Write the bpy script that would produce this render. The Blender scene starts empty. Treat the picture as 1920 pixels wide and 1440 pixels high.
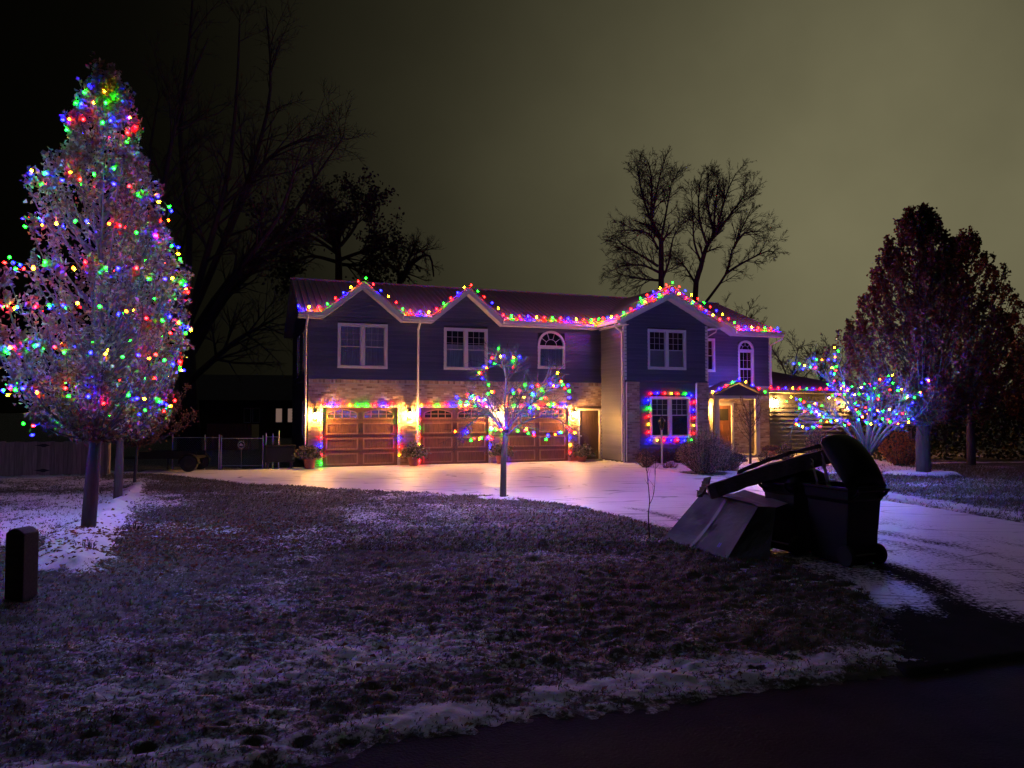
import bpy, math, random
import numpy as np
from mathutils import Vector, Matrix

random.seed(7)
RNG = np.random.default_rng(7)
SC = bpy.context.scene
COL = SC.collection
R = math.radians

# ------------------------------------------------------------------ camera, sky, light, exposure
cam_d = bpy.data.cameras.new('camera'); cam = bpy.data.objects.new('camera', cam_d); COL.objects.link(cam)
cam_d.sensor_width = 36.0; cam_d.lens = 36.0 * 1397.0 / 1920.0
cam_d.clip_start = 0.05; cam_d.clip_end = 2000
cam.location = (0, 0, 2.0); cam.rotation_euler = (R(90) + math.atan(51 / 1397.0), 0, 0)
SC.camera = cam

SUN_EL, SUN_AZ = 78.0, 165.0
world = bpy.data.worlds.new('World'); SC.world = world; world.use_nodes = True
wn, wl = world.node_tree.nodes, world.node_tree.links
wn.clear()
w_out = wn.new('ShaderNodeOutputWorld'); w_bg = wn.new('ShaderNodeBackground'); w_bg.inputs[1].default_value = 1.0
w_tc = wn.new('ShaderNodeTexCoord')
def sky_lobe(az, el, sharp, col):
    # soft dome of town light behind thin cloud: exp(-sharp*(1-cos(angle)))
    a, e = R(az), R(el)
    d = wn.new('ShaderNodeVectorMath'); d.operation = 'DOT_PRODUCT'
    d.inputs[1].default_value = (math.sin(a) * math.cos(e), math.cos(a) * math.cos(e), math.sin(e))
    wl.new(w_tc.outputs['Generated'], d.inputs[0])
    m = wn.new('ShaderNodeMath'); m.operation = 'SUBTRACT'; m.inputs[1].default_value = 1.0
    wl.new(d.outputs['Value'], m.inputs[0])
    k = wn.new('ShaderNodeMath'); k.operation = 'MULTIPLY'; k.inputs[1].default_value = sharp
    wl.new(m.outputs[0], k.inputs[0])
    x = wn.new('ShaderNodeMath'); x.operation = 'EXPONENT'; wl.new(k.outputs[0], x.inputs[0])
    c = wn.new('ShaderNodeVectorMath'); c.operation = 'SCALE'; c.inputs[0].default_value = col
    wl.new(x.outputs[0], c.inputs['Scale'])
    return c
def w_add(a, b):
    s = wn.new('ShaderNodeVectorMath'); s.operation = 'ADD'
    wl.new(a.outputs[0], s.inputs[0]); wl.new(b.outputs[0], s.inputs[1]); return s
w_sky = wn.new('ShaderNodeTexSky'); w_sky.sky_type = 'NISHITA'; w_sky.sun_disc = False
w_sky.sun_elevation = R(-6); w_sky.sun_rotation = R(200); 
w_sc = wn.new('ShaderNodeVectorMath'); w_sc.operation = 'SCALE'; w_sc.inputs['Scale'].default_value = 0.02
wl.new(w_sky.outputs[0], w_sc.inputs[0])
w_noise = wn.new('ShaderNodeTexNoise'); w_noise.inputs['Scale'].default_value = 4.0; w_noise.inputs['Detail'].default_value = 5
wl.new(w_tc.outputs['Generated'], w_noise.inputs['Vector'])
w_mr = wn.new('ShaderNodeMapRange'); w_mr.inputs['From Min'].default_value = 0.3; w_mr.inputs['From Max'].default_value = 0.7; w_mr.inputs['To Min'].default_value = 0.86; w_mr.inputs['To Max'].default_value = 1.14
wl.new(w_noise.outputs['Fac'], w_mr.inputs['Value'])
glow = w_add(sky_lobe(26, 11, 13.0, (0.110, 0.100, 0.054)), sky_lobe(30, 16, 8.0, (0.052, 0.048, 0.028)))
w_mul = wn.new('ShaderNodeVectorMath'); w_mul.operation = 'SCALE'
wl.new(glow.outputs[0], w_mul.inputs[0]); wl.new(w_mr.outputs[0], w_mul.inputs['Scale'])
total = w_add(w_mul, w_sc)
wl.new(total.outputs[0], w_bg.inputs[0]); wl.new(w_bg.outputs[0], w_out.inputs[0])

sun_d = bpy.data.lights.new('night_glow', 'SUN'); sun = bpy.data.objects.new('night_glow', sun_d); COL.objects.link(sun)
sun_d.energy = 0.056; sun_d.angle = R(50); sun_d.color = (0.93, 0.94, 1.0)
sun.rotation_euler = (R(90 - SUN_EL), 0, R(SUN_AZ - 180 + 0))
sun.location = (0, -5, 20)

SC.view_settings.view_transform = 'Standard'; SC.view_settings.look = 'None'
SC.view_settings.exposure = 0.0; SC.view_settings.gamma = 1.0
SC.render.engine = 'CYCLES'
SC.cycles.use_denoising = True
SC.cycles.use_light_tree = True
SC.cycles.max_bounces = 5; SC.cycles.diffuse_bounces = 2; SC.cycles.glossy_bounces = 2
SC.cycles.transparent_max_bounces = 6; SC.cycles.transmission_bounces = 3
SC.cycles.sample_clamp_indirect = 3.0
SC.cycles.caustics_reflective = False; SC.cycles.caustics_refractive = False

# ------------------------------------------------------------------ helpers
def tag(o, label=None, cat=None, group=None, kind=None):
    if label: o['label'] = label
    if cat: o['category'] = cat
    if group: o['group'] = group
    if kind: o['kind'] = kind
    return o
def empty(name, loc=(0, 0, 0), rz=0.0):
    o = bpy.data.objects.new(name, None); COL.objects.link(o)
    o.location = loc; o.rotation_euler = (0, 0, rz); o.empty_display_size = 0.2
    return o
def link(name, me, mat, parent=None, loc=None, smooth=False):
    if mat is not None and not me.materials: me.materials.append(mat)
    o = bpy.data.objects.new(name, me); COL.objects.link(o)
    if parent is not None: o.parent = parent
    if loc is not None: o.location = loc
    if smooth: me.shade_smooth()
    return o
class MB:
    def __init__(s): s.v = []; s.f = []
    def add(s, vs, fs):
        b = len(s.v); s.v.extend([tuple(p) for p in vs]); s.f.extend([tuple(i + b for i in f) for f in fs]); return s
    def hexa(s, p):          # 8 corners: bottom 4 (ccw), top 4
        return s.add(p, [(3, 2, 1, 0), (4, 5, 6, 7), (0, 1, 5, 4), (1, 2, 6, 5), (2, 3, 7, 6), (3, 0, 4, 7)])
    def box(s, x0, x1, y0, y1, z0, z1):
        return s.hexa([(x0, y0, z0), (x1, y0, z0), (x1, y1, z0), (x0, y1, z0), (x0, y0, z1), (x1, y0, z1), (x1, y1, z1), (x0, y1, z1)])
    def tbox(s, T, a0, a1, o0, o1, z0, z1):   # box through a wall frame T(along, outward, z)
        return s.hexa([T(a0, o1, z0), T(a1, o1, z0), T(a1, o0, z0), T(a0, o0, z0), T(a0, o1, z1), T(a1, o1, z1), T(a1, o0, z1), T(a0, o0, z1)])
    def prism(s, poly, fn0, fn1):  # poly list of 2d points, fn maps to 3d
        n = len(poly)
        vs = [fn0(*p) for p in poly] + [fn1(*p) for p in poly]
        fs = [tuple(range(n)), tuple(range(2 * n - 1, n - 1, -1))] + [(i, i + n, (i + 1) % n + n, (i + 1) % n) for i in range(n)]
        return s.add(vs, fs)
    def tube(s, pts, rad, n=6, cap=True):
        pts = [Vector(p) for p in pts]; k = len(pts)
        if not hasattr(rad, '__len__'): rad = [rad] * k
        vs = []; up = None
        for i in range(k):
            d = (pts[min(i + 1, k - 1)] - pts[max(i - 1, 0)])
            if d.length < 1e-9: d = Vector((0, 0, 1))
            d.normalize()
            if up is None:
                up = Vector((1, 0, 0)) if abs(d.z) > 0.9 else Vector((0, 0, 1))
            a = d.cross(up)
            if a.length < 1e-4: a = d.cross(Vector((0, 1, 0)))
            a.normalize(); b = a.cross(d).normalized(); up = b
            for j in range(n):
                t = 2 * math.pi * j / n
                vs.append(pts[i] + a * math.cos(t) * rad[i] + b * math.sin(t) * rad[i])
        fs = []
        for i in range(k - 1):
            for j in range(n):
                fs.append((i * n + j, i * n + (j + 1) % n, (i + 1) * n + (j + 1) % n, (i + 1) * n + j))
        if cap:
            fs.append(tuple(range(n - 1, -1, -1))); fs.append(tuple((k - 1) * n + j for j in range(n)))
        return s.add(vs, fs)
    def lathe(s, prof, n=16, c=(0, 0, 0)):   # prof: (r,z) list
        vs = []
        for r, z in prof:
            for j in range(n):
                t = 2 * math.pi * j / n; vs.append((c[0] + r * math.cos(t), c[1] + r * math.sin(t), c[2] + z))
        fs = []
        for i in range(len(prof) - 1):
            for j in range(n):
                fs.append((i * n + j, i * n + (j + 1) % n, (i + 1) * n + (j + 1) % n, (i + 1) * n + j))
        fs.append(tuple(range(n - 1, -1, -1))); fs.append(tuple((len(prof) - 1) * n + j for j in range(n)))
        return s.add(vs, fs)
    def mesh(s, name):
        me = bpy.data.meshes.new(name); me.from_pydata(s.v, [], s.f); me.update(); return me
    def build(s, name, mat, parent=None, loc=None, smooth=False):
        return link(name, s.mesh(name), mat, parent, loc, smooth)
def np_mesh(name, V, F):
    V = np.asarray(V, np.float32); F = np.asarray(F, np.int32)
    me = bpy.data.meshes.new(name)
    me.vertices.add(len(V)); me.vertices.foreach_set('co', V.ravel())
    k = F.shape[1]
    me.loops.add(F.size); me.loops.foreach_set('vertex_index', F.ravel())
    me.polygons.add(len(F)); me.polygons.foreach_set('loop_start', np.arange(0, F.size, k, dtype=np.int32))
    me.update(calc_edges=True); me.validate(); return me
def soft(o, w=0.01, seg=1):
    m = o.modifiers.new('bevel', 'BEVEL'); m.width = w; m.segments = seg; m.limit_method = 'ANGLE'; return o
TBL = RNG.random((256, 256)).astype(np.float32)
def vn(x, y, seed=0):
    x = np.asarray(x) + seed * 17.37; y = np.asarray(y) + seed * 9.13
    xi = np.floor(x).astype(int); yi = np.floor(y).astype(int); fx = x - xi; fy = y - yi
    fx = fx * fx * (3 - 2 * fx); fy = fy * fy * (3 - 2 * fy)
    g = lambda a, b: TBL[a % 256, b % 256]
    return (g(xi, yi) * (1 - fx) + g(xi + 1, yi) * fx) * (1 - fy) + (g(xi, yi + 1) * (1 - fx) + g(xi + 1, yi + 1) * fx) * fy
def fbm(x, y, o=4, seed=0):
    a = 0; s = 1.0; t = 0
    for i in range(o):
        a = a + s * vn(x * 2 ** i, y * 2 ** i, seed + i); t += s; s *= 0.5
    return a / t
def sdist(px, py, poly):   # signed distance, + inside
    d = np.full(px.shape, 1e9); ins = np.zeros(px.shape, bool); n = len(poly)
    for i in range(n):
        ax, ay = poly[i]; bx, by = poly[(i + 1) % n]
        ex, ey = bx - ax, by - ay
        t = np.clip(((px - ax) * ex + (py - ay) * ey) / (ex * ex + ey * ey + 1e-12), 0, 1)
        d = np.minimum(d, np.hypot(px - ax - t * ex, py - ay - t * ey))
        c = ((ay > py) != (by > py)) & (px < (bx - ax) * (py - ay) / (by - ay + 1e-12) + ax)
        ins ^= c
    return np.where(ins, d, -d)
def sstep(a, b, x):
    t = np.clip((x - a) / (b - a), 0, 1); return t * t * (3 - 2 * t)

# ------------------------------------------------------------------ materials
def nodemat(name):
    m = bpy.data.materials.new(name); m.use_nodes = True
    return m, m.node_tree.nodes, m.node_tree.links, m.node_tree.nodes['Principled BSDF']
def mat(name, col, rough=0.7, metal=0.0, var=0.15, scale=6.0, bump=0.0, bscale=60.0, stretch=None, spec=0.5, island=0.0, each=0.0):
    m, N, L, P = nodemat(name)
    P.inputs['Roughness'].default_value = rough; P.inputs['Metallic'].default_value = metal
    P.inputs['Specular IOR Level'].default_value = spec
    tc = N.new('ShaderNodeTexCoord'); mp = N.new('ShaderNodeMapping')
    L.new(tc.outputs['Object'], mp.inputs['Vector'])
    if stretch: mp.inputs['Scale'].default_value = stretch
    no = N.new('ShaderNodeTexNoise'); no.inputs['Scale'].default_value = scale; no.inputs['Detail'].default_value = 5
    L.new(mp.outputs[0], no.inputs['Vector'])
    mr = N.new('ShaderNodeMapRange'); mr.inputs['From Min'].default_value = 0.25; mr.inputs['From Max'].default_value = 0.75
    mr.inputs['To Min'].default_value = 1 - var; mr.inputs['To Max'].default_value = 1 + var
    L.new(no.outputs['Fac'], mr.inputs['Value'])
    last = mr.outputs[0]
    if island:
        g = N.new('ShaderNodeNewGeometry'); r2 = N.new('ShaderNodeMapRange')
        r2.inputs['To Min'].default_value = 1 - island; r2.inputs['To Max'].default_value = 1 + island
        L.new(g.outputs['Random Per Island'], r2.inputs['Value'])
        mu = N.new('ShaderNodeMath'); mu.operation = 'MULTIPLY'; L.new(last, mu.inputs[0]); L.new(r2.outputs[0], mu.inputs[1]); last = mu.outputs[0]
    if each:
        oi = N.new('ShaderNodeObjectInfo'); r3 = N.new('ShaderNodeMapRange'); r3.inputs['To Min'].default_value = 1 - each; r3.inputs['To Max'].default_value = 1 + each
        L.new(oi.outputs['Random'], r3.inputs['Value'])
        mu = N.new('ShaderNodeMath'); mu.operation = 'MULTIPLY'; L.new(last, mu.inputs[0]); L.new(r3.outputs[0], mu.inputs[1]); last = mu.outputs[0]
    sc = N.new('ShaderNodeVectorMath'); sc.operation = 'SCALE'; sc.inputs[0].default_value = col
    L.new(last, sc.inputs['Scale']); L.new(sc.outputs[0], P.inputs['Base Color'])
    if bump:
        n2 = N.new('ShaderNodeTexNoise'); n2.inputs['Scale'].default_value = bscale; n2.inputs['Detail'].default_value = 4
        L.new(mp.outputs[0], n2.inputs['Vector'])
        b = N.new('ShaderNodeBump'); b.inputs['Strength'].default_value = bump; b.inputs['Distance'].default_value = 0.02
        L.new(n2.outputs['Fac'], b.inputs['Height']); L.new(b.outputs[0], P.inputs['Normal'])
    return m
def ramp_island(name, cols, rough=0.7, transl=0.0, bump=0.0):
    m, N, L, P = nodemat(name); P.inputs['Roughness'].default_value = rough
    g = N.new('ShaderNodeNewGeometry'); cr = N.new('ShaderNodeValToRGB')
    L.new(g.outputs['Random Per Island'], cr.inputs[0])
    el = cr.color_ramp.elements; n = len(cols)
    el[0].position = 0; el[0].color = (*cols[0], 1); el[1].position = 1; el[1].color = (*cols[-1], 1)
    for i in range(1, n - 1):
        e = el.new(i / (n - 1)); e.color = (*cols[i], 1)
    L.new(cr.outputs[0], P.inputs['Base Color'])
    if transl:
        out = N['Material Output']; t = N.new('ShaderNodeBsdfTranslucent'); L.new(cr.outputs[0], t.inputs[0])
        mx = N.new('ShaderNodeMixShader'); mx.inputs[0].default_value = transl
        L.new(P.outputs[0], mx.inputs[1]); L.new(t.outputs[0], mx.inputs[2]); L.new(mx.outputs[0], out.inputs[0])
    if bump:
        tc = N.new('ShaderNodeTexCoord'); n2 = N.new('ShaderNodeTexNoise'); n2.inputs['Scale'].default_value = 45; n2.inputs['Detail'].default_value = 4
        L.new(tc.outputs['Object'], n2.inputs['Vector'])
        b = N.new('ShaderNodeBump'); b.inputs['Strength'].default_value = bump; b.inputs['Distance'].default_value = 0.02
        L.new(n2.outputs['Fac'], b.inputs['Height']); L.new(b.outputs[0], P.inputs['Normal'])
    return m
def emis(name, col, s):
    m, N, L, P = nodemat(name); N.remove(P)
    e = N.new('ShaderNodeEmission'); e.inputs[0].default_value = (*col, 1); e.inputs[1].default_value = s
    L.new(e.outputs[0], N['Material Output'].inputs[0]); return m
def glassmat(name, tint=(0.9, 0.93, 0.95)):
    m, N, L, P = nodemat(name); N.remove(P)
    t = N.new('ShaderNodeBsdfTransparent'); t.inputs[0].default_value = (*tint, 1)
    g = N.new('ShaderNodeBsdfGlossy'); g.inputs['Roughness'].default_value = 0.03
    f = N.new('ShaderNodeFresnel'); f.inputs[0].default_value = 1.6
    mx = N.new('ShaderNodeMixShader'); L.new(f.outputs[0], mx.inputs[0]); L.new(t.outputs[0], mx.inputs[1]); L.new(g.outputs[0], mx.inputs[2])
    L.new(mx.outputs[0], N['Material Output'].inputs[0]); return m
def snowgrass(name, snow, dark, dark2, rough=0.75, tracks=False):
    """ground cover: snow over soil/grass, coverage from the mesh attribute 'snow' broken up by noise"""
    m, N, L, P = nodemat(name)
    tc = N.new('ShaderNodeTexCoord')
    at = N.new('ShaderNodeAttribute'); at.attribute_name = 'snow'
    n1 = N.new('ShaderNodeTexNoise'); n1.inputs['Scale'].default_value = 19; n1.inputs['Detail'].default_value = 7; n1.inputs['Roughness'].default_value = 0.72
    L.new(tc.outputs['Object'], n1.inputs['Vector'])
    sub = N.new('ShaderNodeMath'); sub.operation = 'SUBTRACT'     # attr - (1-noise)
    inv = N.new('ShaderNodeMapRange'); inv.inputs['From Min'].default_value = 0.22; inv.inputs['From Max'].default_value = 0.78
    inv.inputs['To Min'].default_value = 0.95; inv.inputs['To Max'].default_value = 0.05
    L.new(n1.outputs['Fac'], inv.inputs['Value'])
    L.new(at.outputs['Fac'], sub.inputs[0]); L.new(inv.outputs[0], sub.inputs[1])
    st = N.new('ShaderNodeMapRange'); st.interpolation_type = 'SMOOTHSTEP'
    st.inputs['From Min'].default_value = -0.12; st.inputs['From Max'].default_value = 0.16
    L.new(sub.outputs[0], st.inputs['Value'])
    fac = st.outputs[0]
    if tracks:
        for k, (sx, sy, rz, th) in enumerate([(0.06, 0.60, 0.25, 0.016), (0.05, 0.45, -0.12, 0.012), (0.09, 0.30, 0.55, 0.010), (0.11, 0.26, -0.5, 0.010)]):
            mp = N.new('ShaderNodeMapping'); mp.inputs['Scale'].default_value = (sx, sy, 0.0); mp.inputs['Rotation'].default_value = (0, 0, rz)
            mp.inputs['Location'].default_value = (k * 7.3, k * 3.1, 0)
            L.new(tc.outputs['Object'], mp.inputs['Vector'])
            nn = N.new('ShaderNodeTexNoise'); nn.inputs['Scale'].default_value = 3.0; nn.inputs['Detail'].default_value = 0.6; nn.inputs['Distortion'].default_value = 0.4
            L.new(mp.outputs[0], nn.inputs['Vector'])
            pp = N.new('ShaderNodeMath'); pp.operation = 'PINGPONG'; pp.inputs[1].default_value = 0.2; L.new(nn.outputs['Fac'], pp.inputs[0])
            l1 = N.new('ShaderNodeMapRange'); l1.interpolation_type = 'SMOOTHSTEP'
            l1.inputs['From Min'].default_value = th * 0.35; l1.inputs['From Max'].default_value = th
            l1.inputs['To Min'].default_value = 0.40; l1.inputs['To Max'].default_value = 1.0
            L.new(pp.outputs[0], l1.inputs['Value'])
            br = N.new('ShaderNodeTexNoise'); br.inputs['Scale'].default_value = 0.7 + .3 * k; br.inputs['Detail'].default_value = 3; L.new(tc.outputs['Object'], br.inputs['Vector'])
            bm_ = N.new('ShaderNodeMapRange'); bm_.inputs['From Min'].default_value = 0.42; bm_.inputs['From Max'].default_value = 0.60; L.new(br.outputs['Fac'], bm_.inputs['Value'])
            mk = N.new('ShaderNodeMix'); mk.data_type = 'FLOAT'; L.new(bm_.outputs[0], mk.inputs[0]); mk.inputs[2].default_value = 1.0; L.new(l1.outputs[0], mk.inputs[3])
            mu = N.new('ShaderNodeMath'); mu.operation = 'MULTIPLY'; L.new(fac, mu.inputs[0]); L.new(mk.outputs[0], mu.inputs[1]); fac = mu.outputs[0]
    n2 = N.new('ShaderNodeTexNoise'); n2.inputs['Scale'].default_value = 3.1; n2.inputs['Detail'].default_value = 6
    L.new(tc.outputs['Object'], n2.inputs['Vector'])
    dk = N.new('ShaderNodeMix'); dk.data_type = 'RGBA'; dk.inputs[6].default_value = (*dark, 1); dk.inputs[7].default_value = (*dark2, 1)
    L.new(n2.outputs['Fac'], dk.inputs[0])
    mx = N.new('ShaderNodeMix'); mx.data_type = 'RGBA'; mx.inputs[7].default_value = (*snow, 1)
    L.new(fac, mx.inputs[0]); L.new(dk.outputs[2], mx.inputs[6]); L.new(mx.outputs[2], P.inputs['Base Color'])
    P.inputs['Roughness'].default_value = rough
    if tracks:
        rr = N.new('ShaderNodeMapRange'); rr.inputs['To Min'].default_value = 0.85; rr.inputs['To Max'].default_value = 0.46; sp = N.new('ShaderNodeMath'); sp.operation = 'MULTIPLY'; sp.inputs[1].default_value = 0.32; L.new(fac, sp.inputs[0]); L.new(sp.outputs[0], P.inputs['Specular IOR Level']); rr.inputs['From Min'].default_value = 0.0
        L.new(fac, rr.inputs['Value']); L.new(rr.outputs[0], P.inputs['Roughness'])
    b = N.new('ShaderNodeBump'); b.inputs['Strength'].default_value = 0.5; b.inputs['Distance'].default_value = 0.012
    n3 = N.new('ShaderNodeTexNoise'); n3.inputs['Scale'].default_value = 70; n3.inputs['Detail'].default_value = 4
    L.new(tc.outputs['Object'], n3.inputs['Vector'])
    ad = N.new('ShaderNodeMath'); ad.operation = 'ADD'; L.new(n3.outputs['Fac'], ad.inputs[0]); L.new(fac, ad.inputs[1])
    L.new(ad.outputs[0], b.inputs['Height']); L.new(b.outputs[0], P.inputs['Normal'])
    return m

M = {}
M['siding'] = mat('slate_vinyl_siding', (0.060, 0.061, 0.092), 0.5, each=0.16, var=0.14, scale=2, stretch=(0.6, 0.6, 8))
M['siding_tan'] = M['siding']
M['core'] = mat('sheathing', (0.05, 0.05, 0.055), 0.9)
M['mortar'] = mat('mortar', (0.30, 0.27, 0.23), 0.95, bump=0.3)
M['brick'] = ramp_island('tumbled_brick', [(0.27, 0.18, 0.13), (0.40, 0.29, 0.21), (0.16, 0.10, 0.075), (0.46, 0.37, 0.28), (0.22, 0.14, 0.10), (0.36, 0.25, 0.17)], 0.9, bump=0.4)
M['trim'] = mat('cream_trim', (0.46, 0.42, 0.37), 0.5, var=0.06, scale=3)
M['white'] = mat('white_vinyl', (0.42, 0.40, 0.40), 0.45, var=0.05, scale=3)
M['roof'] = mat('brown_metal_roof', (0.17, 0.145, 0.15), 0.5, metal=0.0, var=0.12, scale=3)
M['shingle'] = mat('dark_shingles', (0.045, 0.04, 0.04), 0.9, var=0.3, scale=9, bump=0.4, bscale=25)
M['doorwood'] = mat('stained_garage_wood', (0.175, 0.068, 0.034), 0.5, var=0.35, scale=5, stretch=(9, 9, 0.7))
M['doortrim'] = mat('door_moulding_lit_tone', (0.30, 0.135, 0.075), 0.5, var=0.3, scale=5, stretch=(9, 9, 0.7))  # door stain painted lighter, for the light that raised frames would catch
M['entrywood'] = mat('dark_entry_wood', (0.055, 0.030, 0.018), 0.5, var=0.3, scale=5, stretch=(9, 9, 0.7))
M['glass'] = glassmat('window_glass')
M['dimglass'] = mat('dark_door_glass', (0.03, 0.028, 0.025), 0.12, var=0.2)
M['blind'] = mat('window_blind', (0.26, 0.24, 0.25), 0.8, var=0.10, scale=2, stretch=(3, 3, 12))
M['dark'] = mat('dark_room', (0.012, 0.012, 0.014), 0.9)
M['curtain'] = mat('sheer_curtain', (0.36, 0.34, 0.35), 0.8, var=0.3, scale=4, stretch=(9, 9, 0.4))
M['black'] = mat('black_metal', (0.012, 0.011, 0.010), 0.45, var=0.1)
M['cart'] = mat('black_cart_plastic', (0.0035, 0.0035, 0.004), 0.5, var=0.15, bump=0.2, bscale=180, spec=0.25)
M['cartblue'] = mat('navy_cart_plastic', (0.006, 0.007, 0.016), 0.55, var=0.15, bump=0.15, bscale=180, spec=0.3)
M['rubber'] = mat('tyre_rubber', (0.01, 0.01, 0.01), 0.8)
M['card'] = mat('damp_grey_cardboard', (0.075, 0.075, 0.092), 0.75, var=0.22, scale=4, bump=0.25, bscale=14)
M['cardtape'] = mat('packing_tape', (0.10, 0.098, 0.11), 0.4, var=0.15, scale=4)
M['oldwood'] = mat('weathered_board', (0.050, 0.035, 0.028), 0.85, var=0.4, scale=4, stretch=(1, 14, 14), bump=0.5, bscale=30)
M['palewood'] = mat('pale_scrap_wood', (0.25, 0.20, 0.15), 0.8, var=0.3, scale=6, stretch=(12, 12, 1))
M['fence'] = mat('cedar_fence', (0.24, 0.18, 0.15), 0.85, each=0.25, var=0.35, scale=4, stretch=(6, 6, 0.5), bump=0.3)
M['steel'] = mat('galvanised_steel', (0.45, 0.44, 0.42), 0.4, metal=0.7, var=0.12)
M['terracotta'] = mat('terracotta', (0.34, 0.105, 0.07), 0.8, var=0.2, scale=5)
M['bark'] = mat('grey_bark', (0.050, 0.041, 0.036), 0.9, var=0.35, scale=9, stretch=(1, 1, 0.25), bump=0.8, bscale=26)
M['barkdark'] = mat('dark_bark', (0.030, 0.022, 0.018), 0.95, var=0.3, scale=4)
M['twig'] = mat('frosted_twigs', (0.045, 0.038, 0.036), 0.85, var=0.3, scale=8)
M['leafpear'] = ramp_island('pear_leaves', [(0.09, 0.09, 0.032), (0.13, 0.06, 0.025), (0.18, 0.11, 0.055), (0.075, 0.024, 0.015), (0.11, 0.11, 0.05), (0.22, 0.17, 0.12), (0.045, 0.018, 0.014), (0.10, 0.055, 0.025)], 0.35, 0.3)
M['leafmaroon'] = ramp_island('maroon_leaves', [(0.10, 0.022, 0.015), (0.15, 0.04, 0.022), (0.06, 0.014, 0.011), (0.15, 0.075, 0.04)], 0.5, 0.3)
M['leafbrown'] = ramp_island('brown_leaves', [(0.13, 0.055, 0.025), (0.18, 0.085, 0.035), (0.09, 0.035, 0.02), (0.21, 0.12, 0.055)], 0.75, 0.25)
M['leafbush'] = ramp_island('russet_bush_leaves', [(0.34, 0.18, 0.12), (0.42, 0.26, 0.18), (0.24, 0.12, 0.08), (0.48, 0.34, 0.26)], 0.8, 0.25)
M['leaforange'] = ramp_island('orange_shrub_leaves', [(0.32, 0.12, 0.025), (0.22, 0.08, 0.02), (0.38, 0.18, 0.05)], 0.7, 0.3)
M['everg'] = ramp_island('evergreen_sprigs', [(0.03, 0.045, 0.02), (0.05, 0.07, 0.03), (0.16, 0.12, 0.08), (0.24, 0.22, 0.19), (0.04, 0.05, 0.02)], 0.7, 0.15)
M['hedge'] = ramp_island('dark_hedge', [(0.020, 0.028, 0.013), (0.030, 0.036, 0.017), (0.04, 0.03, 0.014)], 0.8, 0.1)
M['mum'] = ramp_island('faded_mums', [(0.075, 0.035, 0.04), (0.11, 0.05, 0.05), (0.05, 0.028, 0.028), (0.15, 0.09, 0.09)], 0.85, 0.1)
M['blade'] = ramp_island('frosted_grass_blades', [(0.030, 0.032, 0.014), (0.055, 0.048, 0.022), (0.09, 0.07, 0.035), (0.04, 0.045, 0.02), (0.36, 0.36, 0.38)], 0.8, 0.2)
M['wire'] = mat('dark_green_wire', (0.006, 0.014, 0.008), 0.6)
M['snowcap'] = mat('packed_snow', (0.78, 0.79, 0.82), 0.6, var=0.06, scale=7, bump=0.4, bscale=25)
M['signblue'] = mat('blue_sign', (0.10, 0.06, 0.62), 0.4, var=0.05)
M['signpale'] = mat('pale_sign_print', (0.55, 0.50, 0.85), 0.4, var=0.05)
M['farwall'] = mat('far_house_wall', (0.05, 0.028, 0.02), 0.9)
M['asphalt'] = mat('wet_asphalt', (0.012, 0.011, 0.011), 0.85, var=0.5, scale=2.5, bump=0.8, bscale=55, spec=0.12)
M['lawn'] = snowgrass('snowy_lawn', (0.60, 0.61, 0.67), (0.028, 0.034, 0.016), (0.046, 0.044, 0.028))
M['drive'] = snowgrass('snowy_concrete', (0.70, 0.70, 0.73), (0.022, 0.022, 0.024), (0.040, 0.039, 0.041), tracks=True)

E_BULB, E_TREE = 265.0, 640.0
HUE = {'r': (1.0, 0, 0), 'y': (1.0, 0.32, 0), 'g': (0, 0.60, 0), 'b': (0, 0, 1.0), 'o': (1.0, 0.03, 0)}
CORE = {'r': (0, 0.42, 0.36), 'y': (0, 0, 0.55), 'g': (0.30, 0, 0.55), 'b': (0.45, 0.42, 0), 'o': (0, 0, 0.2)}    # paler glow of the glass itself
BULB = {}
def bulb_mesh(key, r, ln, strength):
    me = bpy.data.meshes.get('bulb_' + key)
    prof = [(0.30, 0.0), (0.85, 0.22), (1.0, 0.42), (0.62, 0.78), (0.05, 1.0)]
    b = MB(); b.lathe([(p * r, z * ln) for p, z in prof], 6)
    m = b.mesh('bulb_' + key); m.materials.append(emis('lit_bulb_' + key, tuple(h + c / strength for h, c in zip(HUE[key[0]], CORE[key[0]])), strength)); m.shade_smooth()
    return m
GAIN = {'r': 0.9, 'y': 0.45, 'g': 1.05, 'b': 1.9, 'o': 0.5}
for c in 'rygbo':
    BULB['C' + c] = bulb_mesh(c + '_large', 0.028, 0.072, E_BULB * GAIN[c])
    BULB['D' + c] = bulb_mesh(c + '_roof', 0.030, 0.076, E_BULB * 3.8 * GAIN[c] * (1.25 if c in 'rb' else 0.8))
    BULB['M' + c] = bulb_mesh(c + '_small', 0.0205, 0.048, E_TREE * GAIN[c])

# ------------------------------------------------------------------ frame of the house (x along the front, y to the back)
TH = R(20.0); OX, OY = -7.245, 26.517
def hw(x, y, z=0.0):
    return Vector((OX + math.cos(TH) * x - math.sin(TH) * y, OY + math.sin(TH) * x + math.cos(TH) * y, z))

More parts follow.
